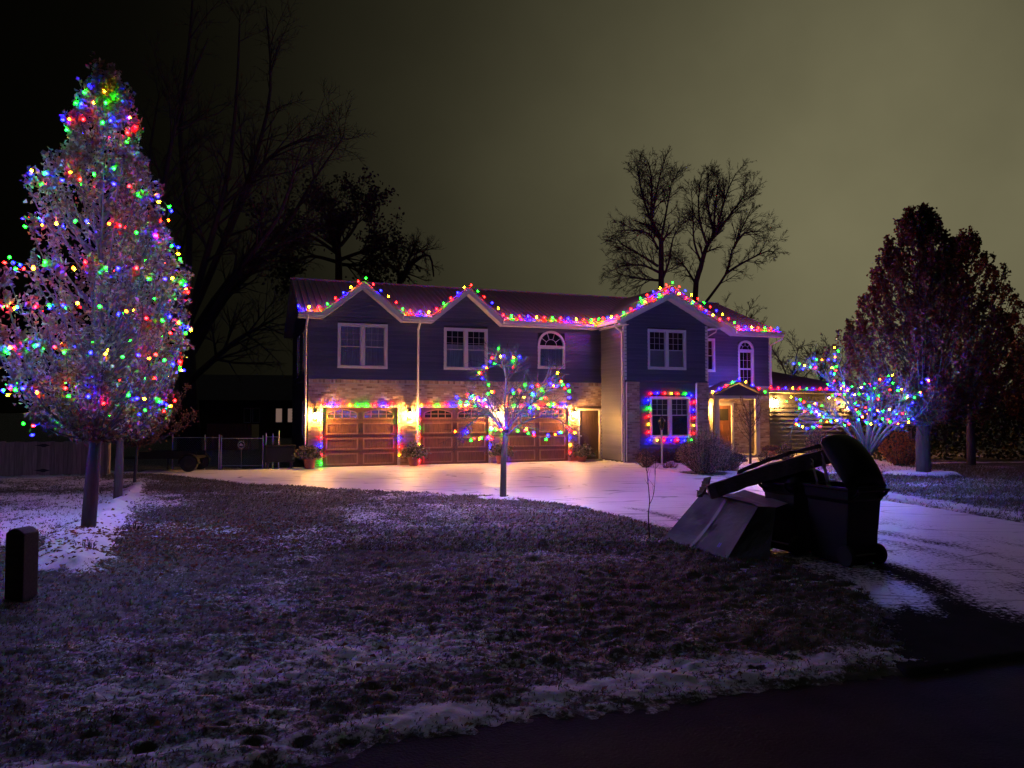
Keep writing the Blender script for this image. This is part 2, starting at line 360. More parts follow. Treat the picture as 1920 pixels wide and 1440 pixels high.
# ------------------------------------------------------------------ ground, road, driveway, lawns
def grow_axis(a0, a1, focus0, focus1, d0, k):
    c = list(np.arange(focus0, focus1, d0)); x = focus0; d = d0; left = []
    while x > a0: d *= k; x -= d; left.append(x)
    x = c[-1]; d = d0; right = []
    while x < a1: d *= k; x += d; right.append(x)
    return np.array(left[::-1] + c + right)
def grid_obj(name, xs, ys, Z, snow, material):
    X, Y = np.meshgrid(xs, ys); nx, ny = len(xs), len(ys)
    V = np.stack([X, Y, Z], -1).reshape(-1, 3)
    i = np.arange((ny - 1) * (nx - 1)); r, c = i // (nx - 1), i % (nx - 1); a = r * nx + c
    F = np.stack([a, a + 1, a + nx + 1, a + nx], -1)
    keep = Z.reshape(-1)[F].max(1) > -0.11
    F = F[keep]
    used = np.unique(F); remap = np.zeros(len(V), np.int32); remap[used] = np.arange(len(used))
    me = np_mesh(name, V[used], remap[F])
    at = me.attributes.new('snow', 'FLOAT', 'POINT'); at.data.foreach_set('value', snow.reshape(-1)[used].astype(np.float32))
    o = link(name, me, material, smooth=True); tag(o, kind='structure'); return o

b = MB(); b.add([(-500, -150, -0.10), (500, -150, -0.10), (500, 900, -0.10), (-500, 900, -0.10)], [(0, 1, 2, 3)])
gm = b.mesh('ground'); gm.attributes.new('snow', 'FLOAT', 'POINT').data.foreach_set('value', [0.38] * 4)
tag(link('ground', gm, M['lawn']), kind='structure')

ROAD = [(-45, -11.6), (-9, 1.40), (-2.09, 3.91), (-1.6, 4.08), (-1.2, 4.25), (-0.82, 4.49), (-0.2, 4.76), (0.5, 5.03), (1.27, 5.31), (2.12, 5.57), (2.81, 5.77), (3.42, 5.98)]
LOW = [(3.35, 6.24), (3.49, 6.75), (3.80, 7.45), (4.02, 8.2), (4.06, 9.2), (3.86, 10.28), (3.45, 11.22), (2.6, 12.85), (2.0, 14.64), (1.16, 16.24), (-0.25, 17.56), (-2.12, 18.5), (-3.6, 19.0), (-7.06, 20.64), (-10.51, 23.4), (-11.9, 24.3)]
LAWN = ROAD + LOW + [(-14, 24.9), (-45, 25.5)]
b = MB()
ra, rb = Vector((-60, -17.3, 0)), Vector((60, 26.4, 0)); rd = (rb - ra).normalized(); rn = Vector((rd.y, -rd.x, 0))
na = Vector((-0.25, 0.6, 0)) * 0
b.add([(ra - rn * 3.0 + Vector((0, 0, -0.03))), (rb - rn * 3.0 + Vector((0, 0, -0.03))), (rb + rn * 7 + Vector((0, 0, -0.03))), (ra + rn * 7 + Vector((0, 0, -0.03)))], [(3, 2, 1, 0)])
tag(b.build('road', M['asphalt']), kind='structure')

def road_d(X, Y):      # distance from the road line towards the house
    nx, ny = -math.sin(R(20)), math.cos(R(20)); return (X - 3.42) * nx + (Y - 5.98) * ny

MOUND_L = [(-5.1, 8.7), (-4.85, 9.3), (-5.44, 10.5), (-6.45, 12.85), (-8.1, 16.63), (-9.6, 20.2), (-10.6, 20.9), (-9.3, 17.2), (-7.95, 13.5), (-7.25, 11.3), (-6.1, 9.2)]
FEET = [(-2.15, 4.44, 0.3), (-1.83, 4.72, 0.5), (-1.55, 4.66, 0.2), (-1.27, 4.57, 0.4), (-1.0, 4.60, 0.3), (-1.55, 4.51, 0.1), (-2.55, 4.55, 0.4), (-3.1, 4.35, 0.2), (1.9, 5.86, 0.6)]
def lawn_fields(X, Y):
    sd = sdist(X, Y, LAWN) + (vn(X * 2.3, Y * 2.3, 3) - 0.5) * 0.16 + (fbm(X * 9, Y * 9, 3, 5) - 0.5) * 0.14
    pr = sdist(X, Y, MOUND_L)
    md = pr + (vn(X * 3, Y * 3, 8) - 0.5) * 0.25
    mound = sstep(-0.15, 0.45, md)
    rd_ = -sdist(X, Y, [(-60, -17.2)] + ROAD[1:] + [(40, 19), (60, -20), (-60, -40)])
    band = 1 - sstep(0.42, 0.85, rd_ + (fbm(X * 2.2, Y * 2.2, 3, 11) - 0.5) * 0.55)
    low = fbm(X * 0.33, Y * 0.5, 3, 21); mid = fbm(X * 1.6, Y * 2.2, 3, 31)
    snow = 0.28 + (low - 0.5) * 0.75 + (mid - 0.5) * 0.45
    snow = snow - 0.22 * sstep(15, 20, Y) * sstep(-9, -6, X)
    snow = snow + 0.34 * sstep(6.0, 8.5, -X) * (1 - sstep(17, 21, Y)) + 0.30 * sstep(9.0, 11.5, -X) * sstep(18, 21.5, Y)
    strip = np.exp(-((rd_ - 1.45 - 0.2 * vn(X, Y, 4)) / 0.40) ** 2) * 0.16
    snow = snow + strip
    snow = np.clip(snow, 0.06, 0.74)
    ring = 1 - sstep(0.28, 0.5, np.hypot((X + 0.2) / 1.25, Y - 16.83) + (vn(X * 4, Y * 4, 2) - .5) * .25)
    ring2 = (1 - sstep(0.2, 0.42, np.hypot((X - 2.1) / 1.3, Y - 11.5))) * 0.5
    snow = np.maximum(np.maximum(snow, ring * 0.97), ring2)
    snow = np.maximum(snow, mound * (0.62 + 0.55 * sstep(-0.05, 0.4, md)) * (0.75 + 0.4 * sstep(.25, .5, fbm(X * 2.5, Y * 2.5, 3, 41))))
    snow = np.maximum(snow, band * (0.66 + (fbm(X * 5, Y * 6, 4, 91) - .5) * .85 - .45 * (1 - sstep(-.05, .30, sd))))
    z = 0.035 + (fbm(X * 0.4, Y * 0.4, 3, 51) - 0.5) * 0.10
    smooth = np.clip(np.maximum(band, np.maximum(mound, ring)), 0, 1)
    lump = (fbm(X * 5, Y * 6, 3, 61) - 0.5) * 0.075 + (fbm(X * 13, Y * 15, 2, 71) - 0.5) * 0.060
    z = z + lump * (1 - 0.62 * smooth) + ((fbm(X * 2.0, Y * 3.4, 4, 81) - 0.5) * 0.035 + (fbm(X * 14, Y * 16, 2, 83) - .5) * .034) * smooth
    z = z + mound * 0.16 * sstep(-0.1, 0.7, md) + mound * (fbm(X * 2.6, Y * 1.6, 3, 57) - .5) * .12 + ring * 0.06
    z = z - 0.02 * band + 0.022 * band * (fbm(X * 9, Y * 9, 3, 6) - .4)
    for fx, fy, a in FEET:
        dx, dy = X - fx, Y - fy; u = dx * math.cos(a) + dy * math.sin(a); v = -dx * math.sin(a) + dy * math.cos(a)
        k = np.exp(-(((u / 0.055) ** 2 + (v / 0.042) ** 2) ** 2)); z = z - 0.05 * k; snow = snow - 0.9 * k
    edge = sstep(-0.35, 0.40, sd + 0.10 * (fbm(X * 12, Y * 12, 2, 7) - .5))
    z = z * edge + (1 - edge) * np.where(sd < -0.3, -0.16, -0.075)
    return z, snow, sd
xs = grow_axis(-45, 4.8, -6.8, 4.4, 0.033, 1.022); 
ys = [3.3]
while ys[-1] < 26: ys.append(ys[-1] + max(0.022, (ys[-1]) * 0.0056))
ys = np.array([-11, -9, -7, -5, -3, -1, 0, 1, 1.8, 2.5, 3.0] + ys)
X, Y = np.meshgrid(xs, ys)
Zl, Sl, sdl = lawn_fields(X, Y)
grid_obj('front_lawn', xs, ys, Zl, Sl, M['lawn'])

RIGHT = [(3.3, 30.6), (4.56, 27.77), (5.05, 25.28), (5.45, 23.9), (6.07, 23.01), (6.67, 21.27), (7.4, 19.24), (8.2, 16.93), (8.8, 14.72), (9.05, 13.15), (9.6, 11.2), (10.8, 9.7), (12.5, 9.3), (45, 21.1), (60, 60), (14, 44)]
def right_fields(X, Y):
    sd = sdist(X, Y, RIGHT) + (vn(X * 4, Y * 4, 13) - 0.5) * 0.12
    bed = 1 - sstep(22.8, 24.6, X * 0.55 + Y * 0.2 + 11.5 + vn(X, Y, 3) * 1.2)          # planting bed in front of the porch
    bed = sstep(21.0, 22.6, Y - 0.35 * (X - 6)) * (1 - sstep(14, 16, X))
    snow = 0.30 + (fbm(X * 0.5, Y * 0.8, 3, 23) - 0.5) * 0.7
    snow = np.maximum(snow, bed * (0.80 + (fbm(X * 1.4, Y * 1.4, 3, 33) - 0.5) * 0.9))
    st = np.exp(-((sd - 0.55) / 0.5) ** 2) * (1 - sstep(19, 22, Y)); snow = snow + 0.62 * st
    rg = np.hypot((X - 12.6) / 1.35, Y - 22.95); ring = 1 - sstep(0.55, 0.95, rg + (vn(X * 3, Y * 3, 2) - .5) * .3)
    snow = np.maximum(np.clip(snow, 0.05, 0.93), ring)
    bush = 1 - sstep(0.5, 0.95, np.hypot((X - 6.1) / 1.2, Y - 23.85)); snow = snow * (1 - 0.75 * bush)
    beds = np.exp(-((Y - 28.6 - 0.10 * (X - 16)) / 0.35) ** 2) * sstep(13, 15, X); snow = np.maximum(snow, beds)
    z = 0.03 + (fbm(X * 0.4, Y * 0.4, 3, 53) - 0.5) * 0.08 + (fbm(X * 5, Y * 6, 3, 63) - 0.5) * 0.07 + ring * 0.13
    edge = sstep(-0.02, 0.16, sd); z = z * edge + (1 - edge) * -0.16
    return z, snow, sd
xs2 = grow_axis(3.0, 46, 4.0, 16, 0.09, 1.03); ys2 = [9.0]
while ys2[-1] < 56: ys2.append(ys2[-1] + max(0.06, ys2[-1] * 0.0055))
ys2 = np.array(ys2); X2, Y2 = np.meshgrid(xs2, ys2); Zr, Sr, sdr = right_fields(X2, Y2)
grid_obj('side_lawn', xs2, ys2, Zr, Sr, M['lawn'])

DRIVE = [(-12.2, 23.6), (-12.4, 25.4), (-9.6, 25.6), (-8.0, 26.7), (3.7, 31.3), (6, 31.3), (10, 26), (10.5, 16), (13.5, 10), (13.5, 9.5), (3.0, 5.75), (2.6, 8), (2, 12), (-3, 17), (-11, 22.2)]
xs3 = np.arange(-12.8, 14.0, 0.075); ys3 = np.arange(5.5, 31.6, 0.075); X3, Y3 = np.meshgrid(xs3, ys3)
sd3 = sdist(X3, Y3, DRIVE); rdd = road_d(X3, Y3)
sdL = -sdist(X3, Y3, LAWN); rg = 1 - sstep(13.0, 20.0, Y3 + .25 * X3)
streak = fbm(sdL * 2.6, Y3 * 0.16, 4, 37) - .5
bare = sstep(-0.3, 1.1, rdd - (0.95 - 0.80 * sstep(3.6, 5.2, X3)) + (fbm(X3 * 2, Y3 * 2, 3, 9) - .5) * .9 + streak * 1.6)
S3 = (0.92 + (fbm(X3 * 0.6, Y3 * 0.9, 3, 19) - .5) * 0.55 - rg * 0.20 + rg * streak * 0.75) * bare
S3 = S3 - (0.30 * np.exp(-((sdL - 0.75) / 0.14) ** 2) + 0.22 * np.exp(-((sdL - 2.3) / 0.14) ** 2)) * rg
Z3 = np.where(sd3 > 0, 0.0 + (fbm(X3 * .5, Y3 * .5, 2, 3) - .5) * 0.02, -0.16) + 0.008 * (fbm(X3 * 3, Y3 * 3, 2, 14) - .5)
grid_obj('driveway', xs3, ys3, Z3, S3, M['drive'])

# grass blades and fallen leaves: uncountable cover
def grass(n, x0, x1, y0, y1, hmin, hmax, wdt, name, fields):
    x = RNG.uniform(x0, x1, n); y = y0 + (y1 - y0) * RNG.random(n) ** 1.35
    z, s, sd = fields(x, y)
    k = (sd > 0.08) & (RNG.random(n) > np.clip(s * 1.25 - 0.12, 0.02, 1.0)) & (s < 0.9)
    x, y, z = x[k], y[k], z[k]; n = len(x)
    a = RNG.uniform(0, 2 * np.pi, n); h = RNG.uniform(hmin, hmax, n); ln = RNG.uniform(0.8, 2.4, n) * h
    la = RNG.normal(0.5, 1.1, n)
    dx, dy = np.cos(a) * wdt, np.sin(a) * wdt; lx, ly = np.cos(la) * ln, np.sin(la) * ln
    P0 = np.stack([x - dx, y - dy, z - 0.01], 1); P1 = np.stack([x + dx, y + dy, z - 0.01], 1)
    P2 = np.stack([x + dx * .7 + lx * .4, y + dy * .7 + ly * .4, z + h * .7], 1); P3 = np.stack([x - dx * .7 + lx * .4, y - dy * .7 + ly * .4, z + h * .7], 1)
    P4 = np.stack([x + lx, y + ly, z + h], 1)
    V = np.stack([P0, P1, P2, P3, P4], 1).reshape(-1, 3); i = np.arange(n) * 5
    F = np.concatenate([np.stack([i, i + 1, i + 2], 1), np.stack([i, i + 2, i + 3], 1), np.stack([i + 3, i + 2, i + 4], 1)])
    o = link(name, np_mesh(name, V, F), M['blade']); return o
tag(grass(110000, -7.5, 4.2, 4.0, 11.5, 0.006, 0.026, 0.0045, 'grass', lawn_fields), 'short frosted grass standing out of the thin snow of the front lawn', 'grass', kind='stuff')
tag(grass(90000, -13, 3.5, 10.5, 23.5, 0.012, 0.04, 0.008, 'grass', lawn_fields), 'frosted grass of the lawn further back, towards the snowy driveway', 'grass', kind='stuff')
tag(grass(45000, 7.5, 17.0, 12.5, 28.0, 0.03, 0.07, 0.008, 'grass', right_fields), 'dry grass around the big maroon pear tree beside the driveway', 'grass', kind='stuff')
def leaf_quads(C, size, up=0.0):
    n = len(C); d = RNG.normal(size=(n, 3)); d /= np.linalg.norm(d, axis=1)[:, None]
    if up: d[:, 2] = np.abs(d[:, 2]) + up; d /= np.linalg.norm(d, axis=1)[:, None]
    t = RNG.normal(size=(n, 3)); a = np.cross(d, t); a /= np.linalg.norm(a, axis=1)[:, None] + 1e-9; b_ = np.cross(d, a)
    s = size * RNG.uniform(0.65, 1.25, n)[:, None]
    fold = d * s * RNG.uniform(0.05, 0.35, n)[:, None]
    V = np.stack([C - a * s * .5, C - b_ * s * .33 + fold, C + a * s * .5, C + b_ * s * .33 + fold], 1).reshape(-1, 3)
    i = np.arange(n) * 4
    return V, np.concatenate([np.stack([i, i + 1, i + 2], 1), np.stack([i, i + 2, i + 3], 1)])
n = 2600
lx = np.concatenate([RNG.normal(-5.0, 1.1, n), RNG.uniform(-9, 4, 1500)]); ly = np.concatenate([RNG.normal(11.5, 1.3, n), RNG.uniform(4.6, 22, 1500)])
lz, ls, lsd = lawn_fields(lx, ly); k = lsd > 0.1
V, F = leaf_quads(np.stack([lx, ly, lz + 0.012], 1)[k], 0.065, up=1.6)
tag(link('fallen_leaves', np_mesh('fallen_leaves', V, F), M['leafbrown']), 'brown fallen leaves scattered over the snowy lawn under the lit tree', 'leaves', kind='stuff')

# ------------------------------------------------------------------ the house
house = empty('house', (OX, OY, 0), TH)
tag(house, 'two storey house with slate siding, brick garage front and three wooden garage doors', 'house')
FRONT = lambda a, o, z: (a, -o, z)
def wallT(kind, pos):
    if kind == 'front': return lambda a, o, z: (a, pos - o, z)        # faces -y, along +x
    if kind == 'left': return lambda a, o, z: (pos - o, -a, z)        # faces -x, along -y
    if kind == 'right': return lambda a, o, z: (pos + o, a, z)
def sub_int(ints, h0, h1):
    out = []
    for a, b_ in ints:
        if h1 <= a or h0 >= b_: out.append((a, b_)); continue
        if h0 > a + 0.02: out.append((a, h0))
        if h1 < b_ - 0.02: out.append((h1, b_))
    return out
def siding(parent, T, z0, z1, ex, span, holes=(), m='siding', lap=.034):
    """lapped boards, each one its own piece; span(z)->(a0,a1); holes: (a0,a1,z0,z1)"""
    z = z0
    while z < z1 - 0.02:
        zt = min(z + ex, z1); s0, s1 = span(z), span(zt)
        if s1 is None: s1 = ((s0[0] + s0[1]) / 2 - 0.01, (s0[0] + s0[1]) / 2 + 0.01)
        ints = [(s0[0], s0[1])]
        for h in holes:
            if min(zt, h[3]) - max(z, h[2]) > 0.3 * (zt - z): ints = sub_int(ints, h[0], h[1])
        for a, b_ in ints:
            at = s1[0] if a == s0[0] else a; bt = s1[1] if b_ == s0[1] else b_
            q = MB(); o0, o1 = lap, 0.004
            q.add([T(a, o0, z), T(b_, o0, z), T(b_, -0.02, z), T(a, -0.02, z), T(at, o1, zt), T(bt, o1, zt), T(bt, -0.02, zt), T(at, -0.02, zt)],
                  [(3, 2, 1, 0), (4, 5, 6, 7), (0, 1, 5, 4), (1, 2, 6, 5), (2, 3, 7, 6), (3, 0, 4, 7)])
            q.build('siding_board', M[m], parent)
        z = zt
def muntins(q, T, a0, a1, z0, z1, nc, nr, o=-0.012, w=0.011):
    for i in range(1, nc):
        x = a0 + (a1 - a0) * i / nc; q.tbox(T, x - w / 2, x + w / 2, o - 0.012, o, z0, z1)
    for j in range(1, nr):
        z = z0 + (z1 - z0) * j / nr; q.tbox(T, a0, a1, o - 0.012, o + 0.001, z - w / 2, z + w / 2)
def frame4(q, T, a0, a1, z0, z1, w, o0, o1):
    q.tbox(T, a0, a1, o0, o1, z0, z0 + w); q.tbox(T, a0, a1, o0, o1, z1 - w, z1)
    q.tbox(T, a0, a0 + w, o0, o1, z0 + w, z1 - w); q.tbox(T, a1 - w, a1, o0, o1, z0 + w, z1 - w)
def window(parent, T, a0, a1, z0, z1, units=2, grid=(3, 3), blind=0.35, mtrim='trim', mid=0.48, back='blind', lower_grid=False):
    q = MB(); frame4(q, T, a0, a1, z0, z1, 0.085, -0.05, 0.045)
    w = (a1 - a0 - 0.17) / units
    for i in range(1, units): q.tbox(T, a0 + 0.085 + w * i - 0.06, a0 + 0.085 + w * i + 0.06, -0.05, 0.040, z0 + 0.085, z1 - 0.085)
    f = q.build('window', M[mtrim], parent)
    for i in range(units):
        x0 = a0 + 0.085 + w * i + (0.06 if i else 0); x1 = a0 + 0.085 + w * (i + 1) - (0.06 if i < units - 1 else 0)
        zz0, zz1 = z0 + 0.085, z1 - 0.085; zm = zz0 + (zz1 - zz0) * mid
        s = MB(); frame4(s, T, x0 + .001, x1 - .001, zz0 + .001, zm + 0.02, 0.032, -0.035, 0.012); frame4(s, T, x0 + .001, x1 - .001, zm - 0.012, zz1 - .001, 0.032, -0.048, -0.002)
        s.build('sash', M[mtrim], f)
        g = MB(); muntins(g, T, x0 + .03, x1 - .03, zm + .02, zz1 - .03, *grid, o=-0.02)
        if lower_grid: muntins(g, T, x0 + .03, x1 - .03, zz0 + .03, zm - .01, *grid, o=-0.005)
        g.build('muntin_grid', M[mtrim], f)
        for (za, zb, o) in ((zz0 + .03, zm - .01, -0.018), (zm + .02, zz1 - .03, -0.032)):
            p = MB(); p.tbox(T, x0 + .03, x1 - .03, o - 0.004, o, za, zb); p.build('pane', M['glass'], f)
        p = MB(); p.tbox(T, x0, x1, -0.092, -0.088, zz0, zz1); p.build('dark_room', M['dark'], f)
        if back:
            p = MB(); nb = 24; top = zz1 if blind >= 1 else zz0 + (zz1 - zz0) * blind
            for k in range(nb):   # gently pleated fabric
                xa, xb = x0 + (x1 - x0) * k / nb, x0 + (x1 - x0) * (k + 1) / nb; da, db = (0.006 if k % 2 else 0), (0 if k % 2 else 0.006)
                p.add([T(xa, -0.078 + da, zz0), T(xb, -0.078 + db, zz0), T(xb, -0.078 + db, top), T(xa, -0.078 + da, top)], [(0, 1, 2, 3)])
            p.build('curtain', M[back], f)
    return f
def arch_window(parent, T, a0, a1, z0, zs, mtrim='trim', rays=4, blind=True, sashes=1, ry=None):
    """rectangular light with half-round fanlight springing at zs"""
    c = (a0 + a1) / 2; rx = (a1 - a0) / 2; ry = ry or rx; n = 18
    q = MB()
    for k in range(n):
        t0, t1 = math.pi * k / n, math.pi * (k + 1) / n; P = lambda r_, t, o: T(c + (rx - r_) * math.cos(t), o, zs + (ry - r_) * math.sin(t))
        q.hexa([P(0, t0, -.05), P(0, t0, .045), P(.085, t0, .045), P(.085, t0, -.05), P(0, t1, -.05), P(0, t1, .045), P(.085, t1, .045), P(.085, t1, -.05)])
    q.tbox(T, a0 + .0, a1 - .0, -.05, .047, zs - .10, zs)
    q.tbox(T, a0, a0 + .085, -.05, .045, z0, zs - .10); q.tbox(T, a1 - .085, a1, -.05, .045, z0, zs - .10); q.tbox(T, a0, a1, -.05, .046, z0 - .001, z0 + .085)
    f = q.build('arched_window', M[mtrim], parent)
    g = MB()
    for k in range(1, rays + 1):
        t = math.pi * k / (rays + 1)
        for r0, r1 in ((0.42, 0.92),):
            p0 = (c + rx * r0 * math.cos(t), zs + ry * r0 * math.sin(t)); p1 = (c + rx * r1 * math.cos(t), zs + ry * r1 * math.sin(t))
            d = Vector((p1[0] - p0[0], p1[1] - p0[1])).normalized(); nx, nz = -d.y * .011, d.x * .011
            g.hexa([T(p0[0] - nx, -.03, p0[1] - nz), T(p0[0] + nx, -.03, p0[1] + nz), T(p0[0] + nx, -.02, p0[1] + nz), T(p0[0] - nx, -.02, p0[1] - nz),
                    T(p1[0] - nx, -.03, p1[1] - nz), T(p1[0] + nx, -.03, p1[1] + nz), T(p1[0] + nx, -.02, p1[1] + nz), T(p1[0] - nx, -.02, p1[1] - nz)])
    for k in range(10):
        t0, t1 = math.pi * k / 10, math.pi * (k + 1) / 10; P = lambda r_, t, o: T(c + rx * r_ * math.cos(t), o, zs + ry * r_ * math.sin(t))
        g.hexa([P(.40, t0, -.03), P(.40, t0, -.02), P(.43, t0, -.02), P(.43, t0, -.03), P(.40, t1, -.03), P(.40, t1, -.02), P(.43, t1, -.02), P(.43, t1, -.03)])
    g.build('fanlight_muntins', M[mtrim], f)
    arc = [(c + (rx - .06) * math.cos(math.pi * k / 16), zs + (ry - .06) * math.sin(math.pi * k / 16)) for k in range(17)]
    p = MB(); p.add([T(x, -.034, z) for x, z in arc], [tuple(range(17))]); p.build('fanlight_pane', M['glass'], f)
    p = MB(); p.add([T(x, -.09, z) for x, z in arc], [tuple(range(17))]); p.build('dark_room', M['dark'], f)
    zt = zs - .10
    hs = (zt - z0 - .085) / sashes
    for i in range(sashes):
        za = z0 + .085 + hs * i; zb = za + hs
        s = MB(); frame4(s, T, a0 + .084, a1 - .084, za, zb, .035, -.04, .01 - .012 * i); s.build('sash', M[mtrim], f)
        p = MB(); p.tbox(T, a0 + .1, a1 - .1, -.030, -.026, za + .02, zb - .02); p.build('pane', M['glass'], f)
        if sashes > 1:
            g = MB(); muntins(g, T, a0 + .11, a1 - .11, za + .03, zb - .03, 3, 2, o=-.014); g.build('muntin_grid', M[mtrim], f)
    p = MB(); p.tbox(T, a0 + .08, a1 - .08, -.092, -.088, z0 + .08, zt); p.build('dark_room', M['dark'], f)
    if blind:
        p = MB(); nb = 26
        for k in range(nb):
            xa, xb = a0 + .09 + (a1 - a0 - .18) * k / nb, a0 + .09 + (a1 - a0 - .18) * (k + 1) / nb; da, db = (0.008 if k % 2 else 0), (0 if k % 2 else 0.008)
            p.add([T(xa, -.075 + da, z0 + .08), T(xb, -.075 + db, z0 + .08), T(xb, -.075 + db, zt), T(xa, -.075 + da, zt)], [(0, 1, 2, 3)])
        p.build('curtain', M['curtain'], f)
    return f

XR = 19.95; DEP = 8.54; ZB = 3.10; EAVE = 5.50; PITCH = 0.41; RIDGE = 7.42
GAR = [(0.50, 3.21), (4.06, 6.76), (7.45, 10.12)]
DTOP = 2.13
# walls behind the cladding
q = MB(); q.box(0.02, 15.2, 0.12, DEP, 0, 5.46); q.build('wall', M['core'], house)
q = MB(); q.box(15.2, XR - 0.02, 0.12, DEP, 0, 5.46); q.build('wall', M['core'], house)
q = MB(); q.box(11.62, 15.33, -1.83, 0.11, 0, 5.46); q.build('wall', M['core'], house)
TF = wallT('front', 0.0); TP = wallT('front', -1.95); TL = wallT('left', 0.0); TPL = wallT('left', 11.60); TR = wallT('right', XR); TPR = wallT('right', 15.35)
w1 = (1.00, 2.81, 3.56, 5.20); w2 = (4.95, 6.70, 3.58, 5.18); aw = (8.79, 9.97, 3.69, 5.17)
GB1 = (1.87, 6.66, 0.44, 3.30); GB2 = (5.82, 6.66, 4.42, 7.20)
def main_span(z): return (0.0, 11.60)
siding(house, TF, ZB + 0.07, 5.42, 0.14, main_span, [w1, w2, aw])
def gable_span(cx, zp, hw_, zb):
    def f(z):
        h = hw_ * (1 - (z - zb) / (zp - zb))
        return (cx - h, cx + h) if h > 0.03 else None
    return f
for cx, zp, xa, xb in (GB1, GB2):
    siding(house, TF, 5.42, zp - 0.14, 0.14, gable_span(cx, zp - 0.10, (xb - xa) / 2 + 0.05, 5.42))
    q = MB(); q.prism([(cx - (xb - xa) / 2, 5.42), (cx + (xb - xa) / 2, 5.42), (cx, zp - .1)], lambda x, z: (x, 0.02, z), lambda x, z: (x, 0.10, z)); q.build('gable_wall', M['core'], house)
window(house, TF, *w1, blind=1.0, back='curtain'); window(house, TF, *w2, blind=0.62, back='curtain')
arch_window(house, TF, aw[0], aw[1], aw[2], 4.62, blind=True)
# brick front as one part of many small bricks
def bricks(parent, T, a0, a1, z0, z1, holes, name='brickwork', bl=0.205, bh=0.062, gap=0.011):
    q = MB(); row = 0; z = z0
    while z + bh <= z1 + 0.002:
        off = (bl + gap) / 2 if row % 2 else 0; a = a0 - off
        while a < a1:
            x0, x1 = max(a, a0), min(a + bl, a1)
            ok = x1 - x0 > 0.03
            for h in holes:
                if z + bh > h[2] + .005 and z < h[3] - .005:
                    if x0 >= h[0] and x1 <= h[1]: ok = False
                    elif x0 < h[0] < x1: x1 = h[0]
                    elif x0 < h[1] < x1: x0 = h[1]
            if ok and x1 - x0 > 0.02:
                o = random.uniform(0.0, 0.010)
                q.add([T(x0, o, z), T(x1, o, z), T(x1, o, z + bh), T(x0, o, z + bh), T(x0, -.02, z), T(x1, -.02, z), T(x1, -.02, z + bh), T(x0, -.02, z + bh)],
                      [(0, 1, 2, 3), (4, 5, 1, 0), (3, 2, 6, 7), (4, 0, 3, 7), (1, 5, 6, 2)])
            a += bl + gap
        z += bh + gap; row += 1
    o = q.build(name, M['brick'], parent); o['kind'] = 'stuff'; return o
SVC = (10.62, 11.50)
holes = [(a - .09, b_ + .09, -1, DTOP + .09) for a, b_ in GAR] + [(SVC[0] - .05, SVC[1] + .10, -1, 2.10)]
bricks(house, TF, 0.0, 11.60, 0.0, 3.02, holes)
q = MB()
edges = [0.0] + [v for h in holes for v in h[:2]] + [11.6]
for i in range(0, len(edges), 2): q.tbox(TF, edges[i], edges[i + 1], -0.10, -0.004, 0, 3.03)
for h in holes: q.tbox(TF, h[0], h[1], -0.10, -0.004, h[3], 3.03)
q.build('mortar', M['mortar'], house)
q = MB(); x = 0.0
while x < 11.59:
    x1 = min(x + .072, 11.6); q.tbox(TF, x, x1 - .008, -.02, .03 + random.uniform(0, .004), 3.03, ZB + .045); x += .072
o = q.build('brick_ledge', M['brick'], house); o['kind'] = 'stuff'
q = MB(); q.tbox(TF, 0, 11.6, -.1, .012, 3.032, ZB + .06); q.build('ledge_mortar', M['mortar'], house)

